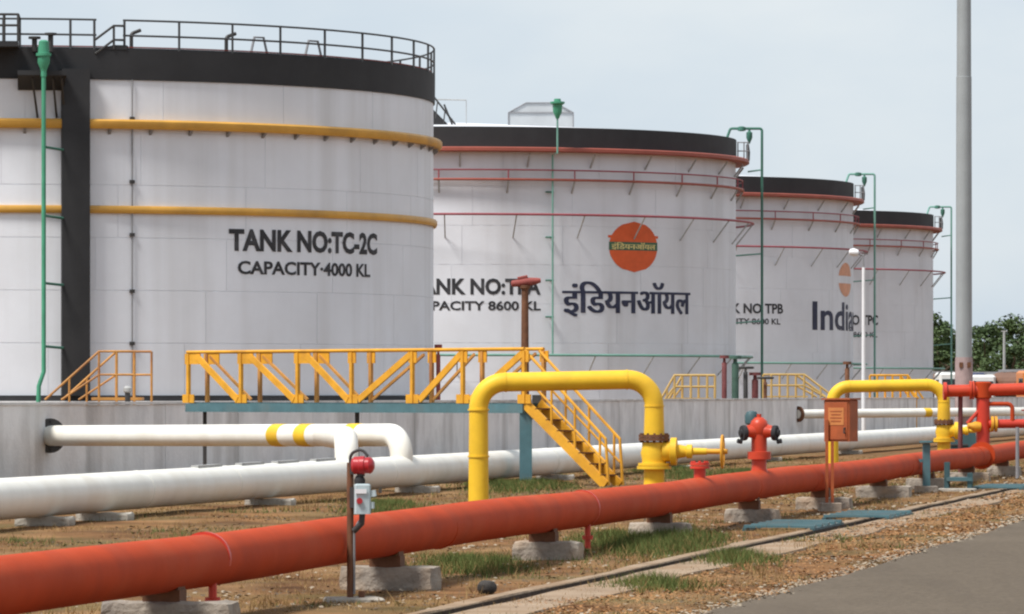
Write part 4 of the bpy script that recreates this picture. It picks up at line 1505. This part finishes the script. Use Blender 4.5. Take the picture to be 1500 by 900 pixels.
q = P(1265, 638, 200); q.z = 0
t = thing('lamp_post', 'slim white lamp post with short curved arm before the farthest tank', 'street lamp', q)
zt_ = EYE + (HOR - 392) / F * 200
b = MB(); b.lathe(q, [(0, .085), (1, .085), (zt_, .062)], 12); b.build('post', M_LAMP, t)
b = MB(); b.tube(fillet([q + Vector((0, 0, zt_)), q + Vector((-.02, 0, zt_ + .5)), q + Vector((-.28, 0, zt_ + .52))], .12), .035, 8); b.build('arm', M_GREY, t)
b = MB(); b.lathe(q + Vector((-.18, 0, zt_ + .56)), [(0, .05), (.04, .12), (.22, .16), (.36, .11), (.40, .03)], 12, axis=(-1, 0, .15)); b.build('lamp_head', M_LAMP, t)

q = P(1471, 600, 425); q.z = 0
t = thing('far_pole', 'thin pale pole in front of the trees at the right edge', 'pole', q)
b = MB(); b.lathe(q, [(0, .14), (6.8, .10)], 10); b.build('shaft', M_FAINT, t)
b = MB(); b.box(q + Vector((0, 0, 6.85)), (.5, .15, .1)); b.build('crossarm', M_FAINT, t)

# ------------------------------------------------------------------ parked tanker lorries far off


def lorry(x, y, yaw, cabm, label, tankm, sc=1.0):
    t = thing('tanker_lorry', label, 'lorry', (0, 0, 0), 'tanker lorries parked beyond the tanks')
    b = MB(); b.box((0, -3.2, 1.85), (2.4, 1.9, 2.4), 0, .16); cab = b.build('cab', cabm, t)
    b = MB(); b.box((0, -4.17, 2.15), (2.0, .05, .85)); b.build('windscreen', M_GLASS, cab)
    for s_ in (-1, 1):
        b = MB(); b.box((s_ * 1.21, -3.5, 2.15), (.04, .9, .75)); b.build('side_window', M_GLASS, cab)
        b = MB(); b.box((s_ * .85, -4.17, 1.05), (.35, .06, .22)); b.build('headlight', M_LAMP, cab)
        b = MB(); b.box((s_ * 1.38, -4.0, 2.2), (.14, .1, .5)); b.build('mirror', M_DARK, cab)
    b = MB(); b.box((0, -4.2, .62), (2.4, .12, .3)); b.build('bumper', M_DARK, t)
    b = MB(); b.box((0, 1.0, .9), (1.2, 8.0, .25)); b.build('chassis', M_DARK, t)
    b = MB()
    n = 20
    prof = [(1.2 * cos(2 * pi * i / n), .95 * sin(2 * pi * i / n)) for i in range(n)]
    vs = []
    for yy, k in ((-2.0, .8), (-1.8, 1), (4.7, 1), (4.9, .8)):
        vs += [(px_ * k, yy, 2.05 + pz * k) for px_, pz in prof]
    fs = [tuple(range(n)), tuple(3 * n + i for i in range(n - 1, -1, -1))]
    for r_ in range(3):
        for i in range(n):
            j = (i + 1) % n
            fs.append((r_ * n + i, (r_ + 1) * n + i, (r_ + 1) * n + j, r_ * n + j))
    b.add(vs, fs, False); b.build('tank_body', tankm, t)
    b = MB(); b.beam((-.35, -1.7, 3.08), (-.35, 4.6, 3.08), .04, .16); b.beam((.35, -1.7, 3.08), (.35, 4.6, 3.08), .04, .16)
    for yy in (-.5, 1.5, 3.5): b.disc((0, yy, 3.03), (0, 0, 1), .28, .16, 12)
    b.build('catwalk', M_GREY, t)
    for s_ in (-1, 1):
        for yy in (-3.1, 2.4, 3.7):
            b = MB(); b.tube([(s_ * .85, yy, .5), (s_ * 1.18, yy, .5)], .5, 18); w_ = b.build('wheel', M_RUBBER, t)
            b = MB(); b.disc((s_ * 1.19, yy, .5), (1, 0, 0), .26, .03, 12); b.build('rim', M_GREY, w_)
    t.location = (x, y, 0); t.rotation_euler = (0, 0, yaw); t.scale = (sc, sc, sc)
    return t


def far(px, Z): return (px - 750) / F * Z


M_CABW = mat('white_cab_paint', (0.74, 0.74, 0.72), 0.35, 0.05, 2)
M_CABO = mat('orange_cab_paint', (0.60, 0.20, 0.05), 0.35, 0.08, 2)
M_CABB = mat('navy_cab_paint', (0.05, 0.06, 0.12), 0.35, 0.08, 2)
M_TKG = mat('dull_green_tank_paint', (0.07, 0.10, 0.08), 0.5, 0.15, 1)
M_TKS = mat('dusty_silver_tank_paint', (0.30, 0.30, 0.29), 0.5, 0.12, 1)
M_TKB = mat('brown_tank_paint', (0.17, 0.08, 0.045), 0.55, 0.15, 1)
lorry(far(1383, 398), 398, .12, M_CABW, 'white-cabbed tanker lorry left of the mast foot', M_TKB, 1.08)
lorry(far(1436, 402), 402, -.1, M_CABW, 'white-cabbed tanker lorry right of the mast foot', M_TKG, 1.02)
lorry(far(1470, 424), 424, 1.35, M_CABB, 'silver tanker lorry seen side-on below the thin far pole', M_TKS, 1.1)
lorry(far(1498, 396), 396, .2, M_CABO, 'orange-cabbed tanker lorry at the right edge', M_TKB, 1.12)
lorry(far(1410, 420), 420, .05, M_CABB, 'dark-cabbed tanker lorry half behind the mast foot', M_TKG, 1.1)

# ------------------------------------------------------------------ trees


def make_tree_mesh(seed, H, W):
    rnd = random.Random(seed)
    tr = MB()
    tr.tube([(0, 0, -.1), (.1, 0, H * .2), (0, .1, H * .42), (.15, 0, H * .62)], [.32, .26, .2, .1], 8)
    tips = []
    for i in range(9):
        a = rnd.uniform(0, 2 * pi)
        z0 = H * rnd.uniform(.2, .5)
        L = W * rnd.uniform(.3, .48)
        e = Vector((cos(a) * L, sin(a) * L, z0 + H * rnd.uniform(.12, .38)))
        mid = Vector((cos(a) * L * .5, sin(a) * L * .5, z0 + H * .1))
        tr.tube([(0, 0, z0), mid, e], [.13, .09, .04], 6)
        tips += [e, mid]
    cl = []
    for i in range(46):
        a = rnd.uniform(0, 2 * pi)
        u = rnd.random()
        zz = H * (.04 + .92 * u ** .9)
        rad = W * .5 * (sin(pi * min(1, (u * .82 + .18))) ** .6) * sqrt(rnd.random())
        cl.append((Vector((cos(a) * rad, sin(a) * rad, zz)), rnd.uniform(.7, 1.3) * W * .12))
    lf = MB()
    vs, fs = [], []
    for c_, r_ in cl:
        for k in range(95):
            d = Vector((rnd.gauss(0, 1), rnd.gauss(0, 1), rnd.gauss(0, .8))).normalized() * r_ * rnd.random() ** .4
            q = c_ + d
            n = (d.normalized() + Vector((rnd.uniform(-1, 1), rnd.uniform(-1, 1), rnd.uniform(-.3, 1)))).normalized()
            u = n.cross(Vector((0.3, 0.2, 1))).normalized(); w = n.cross(u)
            s_ = rnd.uniform(.12, .24)
            o = len(vs)
            vs += [q + u * s_, q + w * s_ * .6, q - u * s_, q - w * s_ * .6]
            fs.append((o, o + 1, o + 2, o + 3))
    lf.add(vs, fs)
    return tr, lf


def tree(px, Z, H, W, seed, label):
    t = thing('tree', label, 'tree', (0, 0, 0), 'trees beyond the lorries')
    tr, lf = make_tree_mesh(seed, H, W)
    tr.build('trunk', M_BARK, t); lf.build('crown', M_LEAF, t)
    t.location = (far(px, Z), Z, 0)
    return t


tree(1372, 468, 9.0, 5.5, 1, 'dark leafy tree between the farthest tank and the mast')
tree(1404, 476, 7.2, 6.0, 2, 'low dark tree standing behind the mast')
tree(1446, 470, 8.0, 6.5, 3, 'rounded dark tree right of the mast')
tree(1484, 466, 8.6, 6.5, 4, 'tallest dark tree behind the thin far pole')
tree(1522, 474, 8.2, 7.0, 5, 'dark tree cut by the right edge of the view')
# far wood line
b = MB(); vs, fs = [], []
rnd = random.Random(3)
for i in range(22000):
    x = rnd.uniform(-420, 520)
    y = 640 + rnd.uniform(-14, 14) + abs(x) * .05
    z_ = rnd.random() ** 1.1 * (8.6 + 2.2 * noise.noise(Vector((x * .05, 0, 0))))
    s_ = rnd.uniform(.5, 1.1)
    a = rnd.uniform(0, pi); u = Vector((cos(a), sin(a) * .4, rnd.uniform(-.4, .4))); w = Vector((0, rnd.uniform(-.5, .5), 1))
    q = Vector((x, y, z_)); o = len(vs)
    vs += [q + u * s_, q + w * s_ * .7, q - u * s_, q - w * s_ * .7]; fs.append((o, o + 1, o + 2, o + 3))
b.add(vs, fs)
tag(b.build('woodland', M_LEAF), kind='stuff')

# ------------------------------------------------------------------ loose things on the ground
q = P(713, 868, 41.2); q.z = .045
b = MB()
vs, fs = [], []
nu, nv = 12, 8
for j in range(nv + 1):
    ph = pi * j / nv
    for i in range(nu):
        a = 2 * pi * i / nu
        d = Vector((sin(ph) * cos(a), sin(ph) * sin(a), cos(ph) * .85))
        r_ = .078 * (1 + .16 * noise.noise(d * 1.7 + Vector((3, 1, 2))))
        vs.append(q + d * r_)
for j in range(nv):
    for i in range(nu):
        k = (i + 1) % nu
        fs.append((j * nu + i, (j + 1) * nu + i, (j + 1) * nu + k, j * nu + k))
b.add(vs, fs, True)
tag(b.build('stone', M_SOILBALL), 'dark round stone lying on the dry soil near the drain', 'stone')


def blades(name, m_, n, region, hmin, hmax, wid, dens, seed, flat=False, tall=False):
    """loose blades or leaves strewn over ground given as (c0, c1, y0, y1); dens(x, y, c) accepts or rejects"""
    rnd = random.Random(seed)
    vs, fs = [], []
    c0, c1, y0, y1 = region
    tries = 0
    while len(fs) < n and tries < n * 12:
        tries += 1
        y = y0 + (y1 - y0) * rnd.random() ** 1.5
        cc = rnd.uniform(c0, c1)
        x = cc + S_R * y
        if DR_L - .16 < cc < DR_R + .03: continue
        if rnd.random() > dens(x, y, cc): continue
        h0 = gh(x, y)
        sc = 1.0 + max(0, y - 45) / 60
        cnt = 1 if flat else 4
        for _ in range(cnt):
            xx, yy = x + rnd.gauss(0, .035) * (not flat), y + rnd.gauss(0, .035) * (not flat)
            a = rnd.uniform(0, 2 * pi)
            w = wid * rnd.uniform(.6, 1.4) * sc
            o = len(vs)
            if flat:
                t_ = rnd.uniform(.05, .6)
                u = Vector((cos(a), sin(a), rnd.uniform(-.3, .3))) * w
                v = Vector((-sin(a) * cos(t_), cos(a) * cos(t_), sin(t_))) * w * .6
                q = Vector((xx, yy, h0 + w * .4 + .004))
                vs += [q - u, q - v, q + u, q + v]
                fs.append((o, o + 1, o + 2, o + 3))
            else:
                h = rnd.uniform(hmin, hmax) * (1 + 1.2 * green_spot(x, y, cc) if tall else 1)
                l = h * rnd.uniform(.1, .9)
                a2 = rnd.uniform(0, 2 * pi)
                u = Vector((cos(a), sin(a) * .4, 0)) * w
                q = Vector((xx, yy, h0 - .01))
                tip = q + Vector((cos(a2) * l, sin(a2) * l, h))
                vs += [q - u, q + u, tip]
                fs.append((o, o + 1, o + 2))
    b = MB(); b.add(vs, fs)
    return tag(b.build(name, m_), kind='stuff')


def nz2(x, y, f, s):
    return .5 + .5 * noise.noise(Vector((x * f, y * f * .5, s)))


def green_spot(x, y, c):
    s = 0
    for px, py, rx, ry in ((945, 800, .55, 3.0), (905, 796, .4, 2.5), (990, 792, .4, 2.5), (960, 860, .28, .9), (780, 712, .5, 3), (735, 715, .4, 4), (985, 690, .5, 4),
                           (1110, 700, .6, 6), (560, 745, .4, 3), (1075, 822, .3, 1.5), (690, 830, .4, 1.6), (1010, 700, .4, 4)):
        Z = EYE * F / (py - HOR)
        X = (px - 750) / F * Z
        s = max(s, math.exp(-(((x - X) / rx) ** 2 + ((y - Z) / ry) ** 2)))
    return s


blades('dry_grass', M_STRAW, 90000, (-19, -5.35, 32, 130), .015, .055, .005,
       lambda x, y, c: max(0, nz2(x, y, .9, 1.0) - .28) * (1.0 if c < -5.8 else .6), 11)
blades('green_grass', M_GRASS, 60000, (-19, -5.5, 32, 130), .025, .085, .005,
       lambda x, y, c: min(1, green_spot(x, y, c) * 1.3 + max(0, nz2(x, y, .7, 7.0) - .60) * .55), 12, tall=True)
blades('leaf_litter', M_LITTER, 30000, (-7.1, -5.25, 32, 120), 0, 0, .013,
       lambda x, y, c: max(.05, nz2(x, y, 1.6, 3.0) - .2), 13, flat=True)
blades('pale_chips', M_STONE, 5000, (-14, -5.25, 32, 110), 0, 0, .02,
       lambda x, y, c: max(.02, nz2(x, y, 1.1, 9.0) - .45), 14, flat=True)

blades('edge_gravel', M_STONE, 9000, (-5.62, -5.12, 32, 120), 0, 0, .016,
       lambda x, y, c: max(.0, 1 - abs(c + 5.36) / .26) ** 1.5 * (.25 + nz2(x, y, 1.3, 21.0)), 15, flat=True)

blades('straw_weeds', M_STRAW, 16000, (-19, -5.5, 32, 120), .04, .13, .005,
       lambda x, y, c: min(1, .35 * green_spot(x, y, c) + max(0, nz2(x, y, 1.2, 31.0) - .62) * 1.2), 16)
blades('dark_leaf_scraps', M_BARK, 9000, (-16, -5.4, 32, 110), 0, 0, .018,
       lambda x, y, c: max(.0, nz2(x, y, .9, 17.0) - .40), 17, flat=True)
